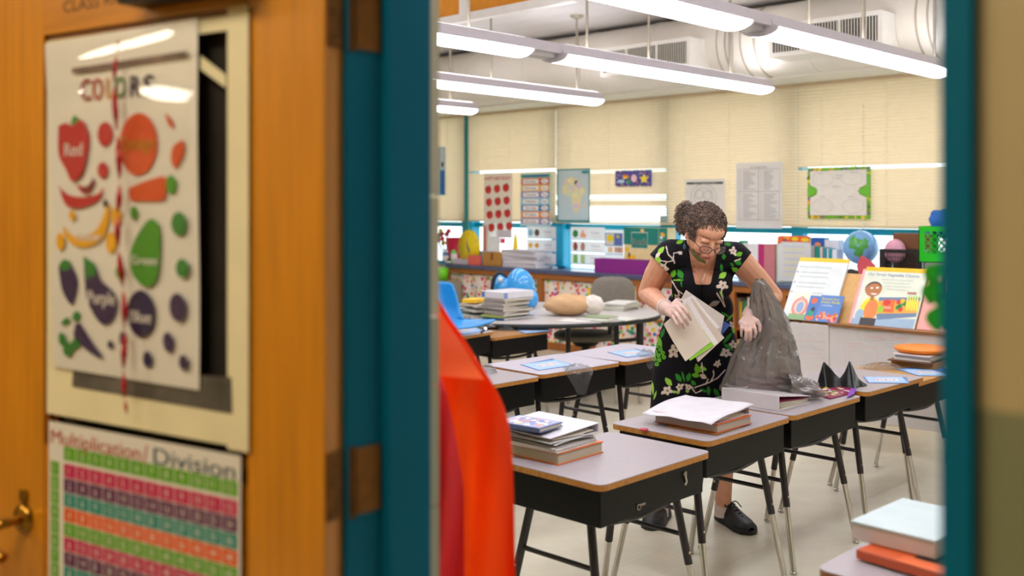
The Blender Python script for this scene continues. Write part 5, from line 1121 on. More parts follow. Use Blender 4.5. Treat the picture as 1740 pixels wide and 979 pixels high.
obj('rest', G().box(S(1352, 540)[0]-ox, x1_-.05, 0, .015, 0, .40, X=Matrix.Translation((0, .075, zl-.02)) @ Matrix.Rotation(-tilt, 4, 'X')), slb, t)
g = G(); ink = lambda pts, w_=.0025, mi=0: g.line([(S(*p)[0]-ox, S(*p)[1]) for p in pts], w_, -.0008, mi)
ink([(1455, 566), (1462, 560), (1475, 565), (1500, 562), (1530, 566), (1545, 574), (1535, 582), (1510, 578), (1480, 580), (1460, 576), (1455, 570)], .003, 1); g.text('Character', S(1470, 575)[0]-ox, S(1470, 575)[1], .026, -.0008, 0, w=S(1505, 570)[0]-S(1470, 570)[0]); g.text('Traits', S(1512, 576)[0]-ox, S(1512, 576)[1], .026, -.0008, 0, w=.1)
ink([(1436, 580), (1440, 584), (1466, 585)], .003); ink([(1436, 588), (1437, 630)], .002); ink([(1490, 595), (1491, 625)], .002); ink([(1470, 589), (1490, 593)], .003); ink([(1442, 588), (1458, 590)], .003); ink([(1442, 596), (1452, 597)], .002)
ink([(1503, 586), (1508, 583), (1530, 586), (1526, 590), (1505, 589)], .0025, 1)
for k in range(5): ink([(1352, 556+k*11), (1372+k*6, 558+k*11)], .002, k % 2); ink([(1384, 566+k*14), (1402, 567+k*14)], .0022)
ink([(1370, 580), (1395, 600), (1403, 620)], .002, 1)
obj('marker_writing', g, [M('DBAFAA', .5), M('A9BDBB', .5)], t)
# big books leaning on the rest: local x right, z up the slope
def bigbook(name, label, px0, px1, H, cov, draw, cols, yoff=.045, th=.016, x_skew=0, group=None, z=None):
    x0_ = S(px0, 555)[0]; W_ = S(px1, 555)[0]-x0_; t = thing(name, label, 'book', SP.X @ Vector((x0_, yoff, (zl+.013) if z is None else z)), -PI/2, group)
    t.rotation_euler = (-tilt, 0, 0) if False else t.rotation_euler
    t.matrix_world = MW[t.name] @ Matrix.Rotation(-tilt, 4, 'X'); MW[t.name] = t.matrix_world.copy()
    obj('pages', G().box(.002, W_-.002, .002, th-.002, .002, H-.002), page, t); obj('cover', G().box(0, W_, 0, .002, 0, H).box(0, W_, th-.002, th, 0, H), M(cov, .35), t)
    g = G(); draw(g, W_, H); obj('print', g, [M(c, .4) for c in cols], t); return t, W_
def d_left(g, w_, h):
    g.rect(0, h-.03, w_, h, -.0005, 0); g.text('Stories and Community', w_*.04, h*.835, .016, -.0006, 1, w=w_*.66)
    for z_, n_ in ((.75, 2), (.58, 2), (.42, 1)):
        g.disc(w_*.04, h*(z_+.01), .006, .007, -.0006, 3)
        for k in range(n_): g.rect(w_*.10, h*(z_-.07*k), w_*.68, h*(z_-.07*k)+.006, -.0006, 2)
    g.line([(w_*.14, h*.22), (w_*.14, h*.36), (w_*.5, h*.36)], .003, -.0006, 2)
    for k in range(4): g.rect(w_*.16, h*(.30-.06*k), w_*.33, h*(.30-.06*k)+.006, -.0006, 2)
bigbook('big_book', 'large tilted book with yellow top band and bulleted text, left on stand', 1319, 1404, .47, 'DCE2E2', d_left, ['F0C21E', '8AB89A', 'B4BABC', '9A8A80'], yoff=.07)
def d_market(g, w_, h):
    P = lambda x, y: (w_*x, h*y)
    g.rect(0, h-.030, w_, h, -.0005, 0); g.text('Our Street Vegetable Choices', w_*.06, h*.85, .020, -.0006, 1, w=w_*.82)
    for k in range(4): g.rect(w_*(.30+.04*k), h*(.78-.055*k), w_*(.80-.03*(k % 2)), h*(.78-.055*k)+.007, -.0006, 2)
    g.flat([P(.0, .0), P(.98, .0), P(.98, .16), P(0, .10)], -.0006, 3); g.flat([P(.40, .10), P(.98, .2), P(.98, .30), P(.36, .20)], -.0007, 4); g.flat([P(.36, .20), P(.98, .26), P(.98, .46), P(.34, .42)], -.0008, 5); g.flat([P(.34, .42), P(.98, .46), P(.98, .52), P(.34, .48)], -.0009, 4)
    g.disc(w_*.23, h*.27, w_*.15, h*.20, -.0009, 6, 24); g.disc(w_*.26, h*.26, w_*.11, h*.18, -.0010, 7, 24); g.rect(w_*.13, 0, w_*.38, h*.12, -.0011, 8); g.disc(w_*.10, h*.16, w_*.07, h*.1, -.0010, 3)
    g.rect(w_*.20, h*.42, w_*.26, h*.52, -.0011, 9); g.disc(w_*.21, h*.62, w_*.135, h*.125, -.0012, 8, 26); g.disc(w_*.215, h*.60, w_*.13, h*.115, -.0013, 9, 26)
    g.disc(w_*.18, h*.63, .008, .007, -.0014, 10); g.disc(w_*.27, h*.64, .008, .007, -.0014, 10); g.disc(w_*.24, h*.54, .02, .009, -.0014, 10, 14, 0, PI, 2*PI)
    g.flat([P(.42, .24), P(.62, .24), P(.60, .46), P(.42, .44)], -.0011, 11); g.disc(w_*.48, h*.40, w_*.06, h*.05, -.0012, 12); g.disc(w_*.41, h*.28, w_*.05, h*.06, -.0012, 13)
    g.text('Fresh', w_*.46, h*.30, .014, -.0013, 10, w=w_*.10); g.text('PIC OUT', w_*.46, h*.25, .011, -.0013, 12, w=w_*.11)
    for x, y, c in ((.66, .42, 12), (.70, .36, 14), (.72, .44, 0), (.67, .33, 14), (.72, .30, 12), (.76, .40, 14)): g.disc(w_*x, h*y, w_*.035, h*.04, -.0012, c)
    for k in range(5): g.disc(w_*(.80+.038*k), h*.40, w_*.017, h*.12, -.0013, 15, 16, .15); g.disc(w_*(.805+.038*k), h*.52, w_*.008, h*.025, -.0014, 13)
    g.rect(w_*.76, h*.56, w_*.90, h*.60, -.0012, 16)
bigbook('big_book', 'large tilted picture book of a smiling market seller and bananas', 1438, 1546, .42, 'DCE2CF', d_market, ['F2BE14', '4A6AA8', 'C4CCC0', '9CB6CE', '6E86A4', 'F0A83A', 'EFE02A', 'E88A4A', '3E3A3E', 'B87848', 'F8F4F0', 'E8703A', 'D8382E', '9ACC2E', '2E8A3E', 'E8E04A', 'B08070'], yoff=.062)
bigbook('pink_folder', 'pink folder leaning behind the market picture book', 1431, 1545, .40, 'F0B0B8', lambda g, w_, h: g.rect(.003, .003, .01, .01, -.0005, 0), ['F0B0B8'], yoff=.082, th=.006)
bigbook('pink_folder', 'wide salmon pink folder at right end of the book stand', 1549, 1612, .38, 'F2A8A0', lambda g, w_, h: g.rect(.003, .003, .01, .01, -.0005, 0), ['F2A8A0'], yoff=.07, th=.006)
def d_small(kind):
    def d(g, w_, h):
        rr = random.Random(kind)
        if kind == 1:
            g.disc(w_*.5, h*.45, w_*.46, h*.36, -.0006, 0, 22); g.disc(w_*.5, h*.47, w_*.33, h*.26, -.0007, 1, 22); g.disc(w_*.52, h*.45, w_*.2, h*.2, -.0008, 2, 20); g.rect(0, 0, w_, h*.2, -.0009, 3); g.disc(w_*.5, h*.8, w_*.1, h*.06, -.0009, 4)
        elif kind == 2:
            g.rect(w_*.0, 0, w_, h, -.0006, 0); g.disc(w_*.5, h*.80, w_*.3, h*.12, -.0008, 2); g.disc(w_*.6, h*.45, w_*.2, h*.1, -.0008, 3); g.disc(w_*.5, h*.12, w_*.4, h*.12, -.0008, 2); g.disc(w_*.45, h*.28, w_*.3, h*.12, -.0009, 4)
        else:
            g.rect(0, 0, w_, h, -.0006, 0); g.text('Food for', w_*.1, h*.82, h*.09, -.0008, 1, w=w_*.75, bold=.001); g.text('Every Body', w_*.1, h*.70, h*.09, -.0008, 1, w=w_*.8, bold=.001); g.rect(w_*.15, h*.60, w_*.6, h*.62, -.0008, 4)
            for k in range(50): g.disc(w_*rr.uniform(.06, .92), h*rr.uniform(.03, .22+.16*rr.random()), w_*.06, h*.05, -.0008-.0002*rr.random(), rr.choice([2, 3, 5, 6]), 8)
    return d
bigbook('picture_book', 'small pale book with round pink and blue picture on stand', 1333, 1362, .205, 'E8E4D4', d_small(1), ['E08A80', 'F0C4B0', '8AA8D0', '8AB07A', 'D8A090'], yoff=.038, th=.006)
bigbook('picture_book', 'narrow blue book between the pale book and the vegetable book', 1361, 1378, .185, 'E8E8EC', d_small(2), ['4A78C0', 'F0F0F0', 'E06A3A', '1E3A30', '2E9A7A'], yoff=.034, th=.006)
bigbook('picture_book', 'blue food book with yellow title and orange vegetables on stand', 1379, 1418, .195, '5A8AC8', d_small(3), ['5A86C8', 'F0E040', 'E0602A', 'E89A2A', 'E0E4F0', 'C83A3A', 'F0A0A0'], yoff=.030, th=.006)
# low box under the desks at far right
p = onz(1562, 722, .03); one('wooden_tray', 'pale wooden box on the floor under the right-end desks', 'box', G().box(0, .5, 0, .25, 0, .07), M('C8965A', .5, wood=2), (p.x, p.y, .0005), .05, bevel=.004)
p = onz(1500, 712, .01); one('floor_board', 'flat pale wooden board lying on the floor behind the desks', 'board', G().box(0, .35, 0, .2, 0, .018), M('C89860', .5, wood=2), (p.x, p.y, .0005), .1, bevel=.003)
# ================================================================== orange jacket just inside the doorway
jk = M('FF4C0C', .55, var=.08, scale=5, bump=.2, spec=.3, trl=.6); jr = M('D8202A', .55, var=.15, scale=6, bump=.2, trl=.3)
Yj = 2.05; jp = at(790, 900, Yj); t = thing('orange_jacket', 'bright orange jacket with red lining hanging just inside the doorway', 'jacket', (jp.x, jp.y, 0), AZ-PI/2)
I = MW[t.name].inverted()
rt = [(500, 742), (520, 752), (540, 764), (570, 786), (600, 804), (640, 830), (670, 848), (700, 860), (740, 868), (800, 872), (870, 874), (979, 876), (1120, 874)]
def right(py):
    for (a, x), (b_, y) in zip(rt, rt[1:]):
        if a <= py <= b_: return x+(y-x)*(py-a)/(b_-a)
    return 874
def jf(u, v):
    py = 505+v*600; r_ = right(py); l_ = 560
    x = l_+(r_-l_)*(math.sin(u*PI/2) if u < 1 else 1)
    th = u*PI; xx = l_+(r_-l_)*math.sin(min(u, 1)*PI/2) 
    # front surface rolls round to the back at its right edge
    k = u*1.25; 
    if k <= 1: x = l_+(r_-l_)*k; d = -.10*math.cos(k*PI/2)*1.0
    else: x = r_-(k-1)*90; d = .10*(k-1)*4
    fold = .012*math.sin(x*.09+py*.006)+.010*math.sin(x*.045-py*.012+1)
    return tuple(I @ at(x, py, Yj+.02+d*.6+fold))
o = obj('shell', G().grid(jf, 60, 50), jk, t)
sl = [(748, 556), (762, 575), (776, 610), (783, 660), (786, 720), (790, 800), (794, 900), (800, 1000), (745, 1000), (745, 700), (745, 600)]
o2 = G(); P2 = [I @ at(a, b_, Yj-.085) for a, b_ in sl]; 
def lining(u, v):
    py = 640+v*460; xr = 748+38*min(1, (v*2.5))**.7+4*v; xl = 700
    x = xl+(xr-xl)*u; return tuple(I @ at(x, py, Yj-.075-.03*math.sin(PI*u)+.012*math.sin(x*.12+py*.01)))
obj('lining', G().grid(lining, 24, 40), jr, t)
def lapel(u, v):
    py = 505+v*130; xr = right(py)-4; xl = 700
    x = xl+(xr-xl)*u; return tuple(I @ at(x, py+10*u, Yj-.10+.02*u+.01*math.sin(6*v)))
obj('collar', G().grid(lapel, 16, 18), M('FF6F3C', .55, var=.06, scale=5, trl=.5), t)
one('coat_stand', 'dark post carrying the orange jacket behind the doorframe', 'stand', G().tube([(0, 0, 0), (0, 0, 1.25)], .02, 10).lathe([(0, 0), (.2, 0), (.2, .02), (.02, .04), (0, .04)], 20), M('2A2624', .5), tuple(at(700, 900, Yj+.06).to_2d())+(0,), AZ-PI/2)
# green leaves near the right jamb, close to the camera
t = thing('leafy_garland', 'blurred bright green leaves hanging beside the right doorframe inside', 'plant', at(1650, 430, 1.5), AZ-PI/2)
I = MW[t.name].inverted(); gl = M('1E9A1E', .5, var=.25, scale=20, trl=.2)
rr = random.Random(8)
st_ = [I @ Vector((T0+.002, .25, 1.78)), I @ Vector((T0+.2, .28, 1.80))]+[I @ at(*p) for p in ( (1630, 380, 1.93), (1606, 440, 1.9), (1600, 500, 1.88), (1604, 560, 1.88))]
obj('stem', G().tube(spline(st_, 4), .004, 6), M('1E5A1E', .6), t)
for (px, py, s, an) in ((1594, 455, .045, -2.2), (1588, 482, .05, -1.9), (1598, 500, .045, -1.4), (1590, 525, .05, -1.7), (1604, 540, .04, -1.2), (1612, 470, .05, -.6), (1622, 520, .05, -.4)):
    s *= .8; c = I @ at(px+8, py-6, 1.5); dx, dz = math.cos(an), math.sin(an)
    def lf(u, v, c=c, dx=dx, dz=dz, s=s):
        w_ = .36*s*math.sin(PI*min(1, v*.97+.02))**.8*(u-.5)*2; return (c.x+dx*v*s-dz*w_, c.y+.01*math.sin(3*v)+abs(w_)*.3, c.z+dz*v*s+dx*w_)
    obj('leaf', G().grid(lf, 4, 8), gl, t)
# ================================================================== the woman
import numpy as np
WB = at(1180, 870, 4.83); WR = thing('person', 'woman with curly updo and glasses in black floral dress bending over the desks', 'person', (WB.x, WB.y, 0), AZ-PI/2)
WI = MW[WR.name].inverted()
def wp(px, py, Y): return WI @ at(px, py, Y)
def cap(g, a, ra, b, rb, n=14):       # tapered capsule
    a = Vector(a); b = Vector(b); g.ell(a, ra, n, 10); g.ell(b, rb, n, 10); g.tube([a, b], [ra, rb], n); return g
def chain(g, pts):
    for (a, ra), (b, rb) in zip(pts, pts[1:]): cap(g, a, ra, b, rb)
def remesh(name, g, vox, smooth=4):
    me = bpy.data.meshes.new('tmp'); me.from_pydata(g.v, [], g.f); o = bpy.data.objects.new('tmp', me); COL.objects.link(o)
    m = o.modifiers.new('r', 'REMESH'); m.mode = 'VOXEL'; m.voxel_size = vox; m.use_smooth_shade = True
    if smooth: s = o.modifiers.new('s', 'SMOOTH'); s.iterations = smooth; s.factor = .5
    r = bpy.data.meshes.new_from_object(o.evaluated_get(bpy.context.evaluated_depsgraph_get())); bpy.data.objects.remove(o); bpy.data.meshes.remove(me); r.name = name
    return r
def mobj(name, me, mats, parent, cols=None, label=None):
    me.materials.clear()
    for m in (mats if isinstance(mats, list) else [mats]): me.materials.append(m)
    me.polygons.foreach_set('use_smooth', [True]*len(me.polygons)); me.polygons.foreach_set('material_index', [0]*len(me.polygons))
    if cols is not None:
        a = me.color_attributes.new('Col', 'FLOAT_COLOR', 'POINT'); a.data.foreach_set('color', np.asarray(cols, dtype=np.float32).ravel())
    o = bpy.data.objects.new(name, me); COL.objects.link(o); o.parent = parent; MW[o.name] = MW[parent.name]
    if label: o['label'] = label
    return o
def mverts(me): a = np.empty(len(me.vertices)*3, dtype=np.float64); me.vertices.foreach_get('co', a); return a.reshape(-1, 3)
X_ = np.array(MW[WR.name])
def mpix(co):
    w_ = co @ X_[:3, :3].T + X_[:3, 3]; Y = w_[:, 0]*CA+w_[:, 1]*SA; X = w_[:, 0]*SA-w_[:, 1]*CA
    return 870+FPX*X/Y, HOR+(CZ-w_[:, 2])*FPX/Y, Y
# skeleton (pixel, depth)
HIP_L, HIP_R = wp(1152, 585, 4.86), wp(1212, 585, 4.86)
SH_L, SH_R = wp(1134, 434, 4.60), wp(1253, 439, 4.60)
EL_L, EL_R = wp(1101, 498, 4.74), wp(1313, 503, 4.78)
WR_L, WR_R = wp(1134, 526, 4.44), wp(1271, 537, 4.52)
AN_L, AN_R = wp(1121, 868, 4.90), wp(1229, 866, 4.86)
KN_L, KN_R = wp(1138, 728, 4.80), wp(1228, 735, 4.80)
HC = wp(1197, 399, 4.50)                       # head centre
# head frame: looks down and a little to the image right
HX = Matrix.Translation(HC) @ Matrix.Rotation(math.radians(17), 4, 'Z') @ Matrix.Rotation(math.radians(4), 4, 'Y') @ Matrix.Rotation(math.radians(33), 4, 'X')
hp_ = lambda x, y, z: HX @ Vector((x, y, z))
b = G()
# torso
b.ell(wp(1192, 432, 4.65), (.125, .085, .060), 24, 14); b.ell(wp(1190, 470, 4.66), (.145, .100, .115), 24, 16); b.ell(wp(1189, 525, 4.75), (.135, .105, .12), 24, 16); b.ell(wp(1183, 590, 4.85), (.175, .125, .13), 24, 16)
for px in (1166, 1216): b.ell(wp(px, 482, 4.585), (.070, .062, .068), 18, 12)
cap(b, SH_L, .058, SH_R, .058)
# neck
chain(b, [(wp(1194, 440, 4.64), .060), (wp(1195, 425, 4.58), .054), (hp_(0, .035, -.05), .053)])
# arms
chain(b, [(SH_L, .060), (SH_L.lerp(EL_L, .5)+Vector((-.004, 0, 0)), .057), (EL_L, .047), (EL_L.lerp(WR_L, .35), .045), (WR_L, .028)])
chain(b, [(SH_R, .060), (SH_R.lerp(EL_R, .5), .056), (EL_R, .046), (EL_R.lerp(WR_R, .35), .044), (WR_R, .028)])
# legs
for H_, K_, A_ in ((HIP_L, KN_L, AN_L), (HIP_R, KN_R, AN_R)):
    chain(b, [(H_, .095), (K_, .062), (K_.lerp(A_, .32)+Vector((0, .012, 0)), .058), (K_.lerp(A_, .7), .044), (A_, .036)])
# hands: palm and five fingers each
def hand(g, wr, palm, fingers, thumb, e=0.0):
    for p in palm: cap(g, wr, .021+e, wp(*p), .0155+e, 12)
    for i, f_ in enumerate(fingers):
        rr_ = [.0084, .0078, .0072, .0062] if i < 3 else [.0076, .007, .0064, .0056]
        P = [wp(*q) for q in f_]
        for k in range(len(P)-1): cap(g, P[k], rr_[k]+e, P[k+1], rr_[k+1]+e, 10)
    P = [wp(*q) for q in thumb]
    for k in range(len(P)-1): cap(g, P[k], [.012, .0105, .0085][k]+e, P[k+1], [.0105, .0085, .007][k]+e, 10)
LH = dict(palm=[(1153, 518, 4.345), (1150, 524, 4.335), (1146, 530, 4.335), (1142, 535, 4.34)],
          fingers=[[(1153, 518, 4.345), (1162, 523, 4.305), (1168, 532, 4.295), (1174, 543, 4.315)], [(1150, 524, 4.335), (1158, 531, 4.292), (1164, 541, 4.283), (1169, 552, 4.303)],
                   [(1146, 530, 4.335), (1152.5, 538, 4.29), (1158, 547.5, 4.28), (1162, 557, 4.298)], [(1142, 535, 4.34), (1146.5, 543.5, 4.305), (1151, 551, 4.29), (1154.5, 558, 4.30)]],
          thumb=[(1143, 519, 4.39), (1150, 511, 4.39), (1157, 511, 4.42), (1163, 514, 4.45)])
RH = dict(palm=[(1279, 549, 4.46), (1273, 553, 4.45), (1266.5, 553, 4.45), (1260.5, 549, 4.46)],
          fingers=[[(1279, 549, 4.46), (1283, 558, 4.43), (1284, 566, 4.43), (1282, 573, 4.45)], [(1273, 553, 4.45), (1275.5, 563, 4.42), (1276, 571.5, 4.425), (1274.5, 578, 4.445)],
                   [(1266.5, 553, 4.45), (1268, 563, 4.425), (1268, 571, 4.43), (1267, 577, 4.45)], [(1260.5, 549, 4.46), (1260, 558, 4.44), (1259.8, 565, 4.445), (1260, 571, 4.46)]],
          thumb=[(1279, 541, 4.48), (1287, 546, 4.46), (1291, 554, 4.46), (1291, 562, 4.46)])
hand(b, WR_L, **LH); hand(b, WR_R, **RH)
# head: skull, jaw, cheeks, nose, lips, brows, lids, ears
hd = G()
hd.ell((0, .018, .030), (.076, .094, .088), 28, 20); hd.ell((0, -.020, -.012), (.066, .066, .085), 24, 16); hd.ell((0, -.035, -.062), (.046, .048, .042), 20, 14); hd.ell((0, -.070, -.092), (.020, .017, .017), 14, 10)
for s in (-1, 1):
    hd.ell((s*.038, -.060, -.030), (.024, .022, .026), 14, 10); hd.ell((s*.031, -.074, .016), (.022, .014, .010), 14, 10)
    hd.ell((s*.077, .010, -.008), (.008, .017, .029), 12, 10); hd.ell((s*.012, -.100, -.032), (.0085, .010, .008), 10, 8)
hd.ell((0, -.078, -.062), (.026, .014, .016), 14, 10); hd.ell((0, -.090, -.056), (.021, .0075, .0050), 14, 8); hd.ell((0, -.089, -.066), (.018, .0080, .0062), 14, 8)
hd.tube([(0, -.082, .020), (0, -.098, -.012), (0, -.108, -.030)], [.009, .009, .011], 10); hd.ell((0, -.109, -.032), (.0115, .011, .010), 12, 8)
hd.ell((0, -.035, .050), (.064, .056, .045), 20, 14)
b.add([tuple(HX @ Vector(v)) for v in hd.v], hd.f)
me = remesh('body', b, .0034, 3)
co = mverts(me); px, py, Yd = mpix(co); HXi = np.array(HX.inverted()); hc = co @ HXi[:3, :3].T + HXi[:3, 3]
skin = np.array(lin('DBA184')); cols = np.tile(np.append(skin, 1.), (len(co), 1))
fc = np.sin(co[:, 0]*90+co[:, 2]*60)*np.sin(co[:, 1]*80+co[:, 2]*75); cols[:, :3] *= (1+.04*fc)[:, None]
def paint(mask, c, k=1.): cols[mask, :3] = cols[mask, :3]*(1-k)+np.array(lin(c))*k
hm = (np.abs(hc) < .15).all(1)
paint(hm & (hc[:, 1] < -.06) & (((hc[:, 0])/.021)**2+((hc[:, 2]+.061)/.0078)**2 < 1), 'A8444E', .75)
for s in (-1, 1):
    paint(hm & (hc[:, 1] < -.05) & (((hc[:, 0]-s*.040)/.022)**2+((hc[:, 2]+.030)/.018)**2 < 1), 'C8705C', .30)
    paint(hm & (hc[:, 1] < -.05) & (((hc[:, 0]-s*.031)/.019)**2+((hc[:, 2]-.013)/.0075)**2 < 1), '9A6450', .5)
    paint(hm & (hc[:, 1] < -.05) & (((hc[:, 0]-s*.031)/.016)**2+((hc[:, 2]-.0065+(hc[:, 0]-s*.031)**2*12)/.0024)**2 < 1), '2A1A16', .9)
    paint(hm & (hc[:, 1] < -.05) & (((hc[:, 0]-s*.033)/.021)**2+((hc[:, 2]-.036+(hc[:, 0]-s*.033)**2*14)/.0035)**2 < 1), '5A3A2C', .7)
paint(hm & (hc[:, 1] < -.09) & (np.abs(hc[:, 0]) < .014) & (np.abs(hc[:, 2]+.034) < .012), 'C87C68', .4)
mobj('body', me, attr_mat('skin', .5, .35, .08, 300, .12), WR, cols)
# ------------------------------------------------------------------ dress
d = G(); ex = .010
d.ell(wp(1192, 436, 4.655), (.140, .098, .066), 24, 14); d.ell(wp(1190, 470, 4.66), (.158, .112, .120), 24, 16); d.ell(wp(1189, 525, 4.75), (.158, .118, .13), 24, 16)
for px_ in (1166, 1216): d.ell(wp(px_, 482, 4.585), (.082, .073, .080), 18, 12)
cap(d, wp(1140, 433, 4.603), .072, wp(1247, 437, 4.603), .072); d.ell(wp(1193, 447, 4.625), (.135, .105, .07), 24, 14)
# cap sleeves
chain(d, [(wp(1140, 434, 4.60), .074), (wp(1126, 448, 4.625), .072)]); chain(d, [(wp(1247, 438, 4.60), .074), (wp(1262, 452, 4.63), .072)])
# skirt rings
rings = []
for (cx, cy, Y, hw, dp) in ((1189, 520, 4.745, 55, .118), (1187, 545, 4.78, 58, .125), (1184, 575, 4.83, 66, .138), (1182, 600, 4.85, 69, .142), (1180, 630, 4.85, 71, .145), (1178, 665, 4.85, 71, .148), (1177, 700, 4.84, 72, .152), (1177, 730, 4.84, 74, .158), (1177, 752, 4.84, 76, .165)):
    c = wp(cx, cy, Y); rings.append((c, hw*Y/FPX, dp))
n = 48; vs = []
for k, (c, rx, ry) in enumerate(rings):
    for i in range(n):
        t = 2*PI*i/n; f_ = 1+.028*max(0, k-3)/5*math.sin(9*t+1); vs.append((c.x+rx*f_*math.cos(t), c.y+ry*f_*math.sin(t), c.z))
fs = [(k*n+i, k*n+(i+1) % n, (k+1)*n+(i+1) % n, (k+1)*n+i) for k in range(len(rings)-1) for i in range(n)]
d.add(vs, fs+[tuple(range(n)), tuple(range((len(rings)-1)*n+n-1, (len(rings)-1)*n-1, -1))])
me = remesh('dress', d, .0031, 4)
import bmesh
co = mverts(me); px, py, Yd = mpix(co)
nr = np.empty(len(me.vertices)*3); me.vertices.foreach_get('normal', nr); nr = nr.reshape(-1, 3)
def inpoly(x, y, P):
    r_ = np.zeros(len(x), bool); j = len(P)-1
    for i in range(len(P)):
        xi, yi = P[i]; xj, yj = P[j]
        r_ ^= ((yi > y) != (yj > y)) & (x < (xj-xi)*(y-yi)/((yj-yi) or 1e-9)+xi); j = i
    return r_
neck = inpoly(px, py, [(1171, 395), (1171, 425), (1175, 450), (1182, 483), (1207, 483), (1213, 455), (1217, 432), (1222, 395)]) & ((nr[:, 1] < .15) | (py < 436))
neck |= (np.hypot(px-1195, py-424) < 17)
aL = np.array(EL_L-SH_L); aR = np.array(EL_R-SH_R)
def along(sh, ax): v = co-np.array(sh); l = np.linalg.norm(ax); return v @ (ax/l)
cutL = (px < 1136) & ((px-1112)*28+(py-440)*(-22) < -28*0) & False
# sleeve ends: cut past a line running across each upper arm
sl = lambda x0_, y0_, x1_, y1_: (x1_-x0_)*(py-y0_)-(y1_-y0_)*(px-x0_)
cutL = (px < 1142) & (py < 500) & (sl(1108, 437, 1142, 472) > 0) & (px < 1141)
cutR = (px > 1243) & (py < 500) & (sl(1242, 476, 1274, 434) > 0) & (px > 1245)
hemcut = py > 748
kill = neck | cutL | cutR | hemcut
cols = np.tile(np.array([*lin('0C0A12'), 1.]), (len(co), 1))
def P_(mask, c): cols[mask, :3] = np.array(lin(c))
def dell(x, y, rx, ry, ang, c):
    ca, sa = math.cos(ang), math.sin(ang); dx, dy = px-x, py-y; P_(((dx*ca+dy*sa)/rx)**2+((-dx*sa+dy*ca)/ry)**2 < 1, c)
def dleaf(x, y, l, w_, ang, c):
    ca, sa = math.cos(ang), math.sin(ang); dx, dy = px-x, py-y; a = (dx*ca+dy*sa)/l; b_ = (-dx*sa+dy*ca); P_((np.abs(a) < 1) & (np.abs(b_) < w_*(1-a*a)), c)
def dseg(pts, w_, c):
    for (x0_, y0_), (x1_, y1_) in zip(pts, pts[1:]):
        L2 = (x1_-x0_)**2+(y1_-y0_)**2; t = np.clip(((px-x0_)*(x1_-x0_)+(py-y0_)*(y1_-y0_))/L2, 0, 1); P_(np.hypot(px-x0_-t*(x1_-x0_), py-y0_-t*(y1_-y0_)) < w_/2, c)
def dflow(x, y, r_, a0=0., c='DCCBBE', n=5):
    for k in range(n): a = a0+2*PI*k/n; q_ = 1+.25*math.sin(k*2.3+x); dell(x+r_*.55*q_*math.cos(a), y+r_*.55*q_*math.sin(a), r_*.50*q_, r_*.34, a, c)
    dell(x, y, r_*.2, r_*.2, 0, '6A5A50')
g1, g2, g3, cr_ = '6FB42A', '2F8A2C', '98CC4A', 'E2D0C8'
for a in ((1144, 465, 7, 4.5, -1.2, g1), (1156, 466, 9, 5, 1.1, g2), (1152, 476, 10, 1.5, 0, g1), (1123, 426, 9, 4, -.9, g3), (1118, 441, 8, 4.5, 1.1, g3), (1155, 411, 7, 3.5, -.4, g1), (1138, 482, 7, 2, 1.4, g2), (1158, 482, 7, 1.4, 1.5, g2),
          (1256, 432, 6, 4, -.4, g1), (1254, 446, 7, 4.5, .6, g2), (1250, 459, 8, 4, .5, g1), (1230, 436, 5, 3.5, 1.6, g2), (1226, 455, 7, 2.5, 1.5, g2), (1228, 468, 8, 5, -.7, g3), (1237, 415, 6, 3, .2, g2), (1244, 450, 5, 2.5, 1.0, g2),
          (1114, 562, 16, 3, 1.5, g3), (1120, 580, 12, 4, 1.2, g1), (1117, 548, 14, 2.5, 1.6, g3), (1112, 600, 10, 2.2, 1.5, g3), (1126, 566, 9, 3, 1.9, g2), (1184, 628, 11, 3.5, 1.5, g1), (1190, 628, 9, 5, -.2, g1), (1182, 638, 7, 4, .2, g1), (1195, 626, 7, 3, .5, g3),
          (1153, 642, 9, 4, .95, g2), (1170, 641, 8, 4, 1.8, g2), (1161, 640, 10, 1.8, 1.3, g2), (1136, 649, 9, 4.5, .9, g3), (1178, 651, 6, 3.5, .9, g2), (1204, 664, 8, 3, 1.5, g2), (1218, 668, 9, 4, 1.0, g2), (1196, 664, 7, 2, .4, g2), (1109, 660, 12, 2.2, 1.5, g3), (1113, 672, 8, 1.5, 1.9, g3),
          (1233, 535, 9, 1.6, .6, g2), (1240, 540, 9, 2, -.8, g1), (1236, 575, 12, 3, -.9, g2), (1238, 590, 10, 3, .6, g2), (1246, 560, 8, 2.5, 1.4, g1), (1232, 600, 8, 3.5, .3, g1), (1140, 496, 9, 2, 1.3, g1), (1226, 500, 7, 2, 1.0, g1)): dleaf(*a)
for x, y in ((1116, 588), (1122, 594), (1114, 598), (1119, 604), (1126, 600), (1112, 610), (1120, 612), (1128, 607), (1116, 619)): dell(x, y, 3.6, 3.6, 0, '5FAE28'); dell(x, y, 1.1, 1.1, 0, '1A2A12')
for s in ([(1132, 419), (1135, 432), (1144, 441)], [(1144, 441), (1145, 430), (1157, 429)], [(1122, 443), (1135, 445), (1144, 443)], [(1145, 443), (1146, 447)], [(1133, 445), (1131, 449)], [(1142, 478), (1150, 492), (1160, 500)], [(1150, 492), (1155, 502)],
          [(1226, 488), (1226, 500), (1232, 522)], [(1218, 498), (1224, 508), (1232, 522)], [(1180, 659), (1205, 650), (1220, 642), (1232, 629)], [(1208, 648), (1213, 638), (1212, 630)], [(1199, 653), (1203, 645)], [(1176, 660), (1182, 668), (1192, 664)], [(1192, 616), (1195, 640)], [(1248, 444), (1258, 440)]): dseg(s, 1.9, cr_)
dell(1156, 430, 3.5, 3, .7, cr_); dell(1118, 433, 5, 3, 2.2, cr_); dell(1129, 455, 7, 4, .9, 'D8C8C0')
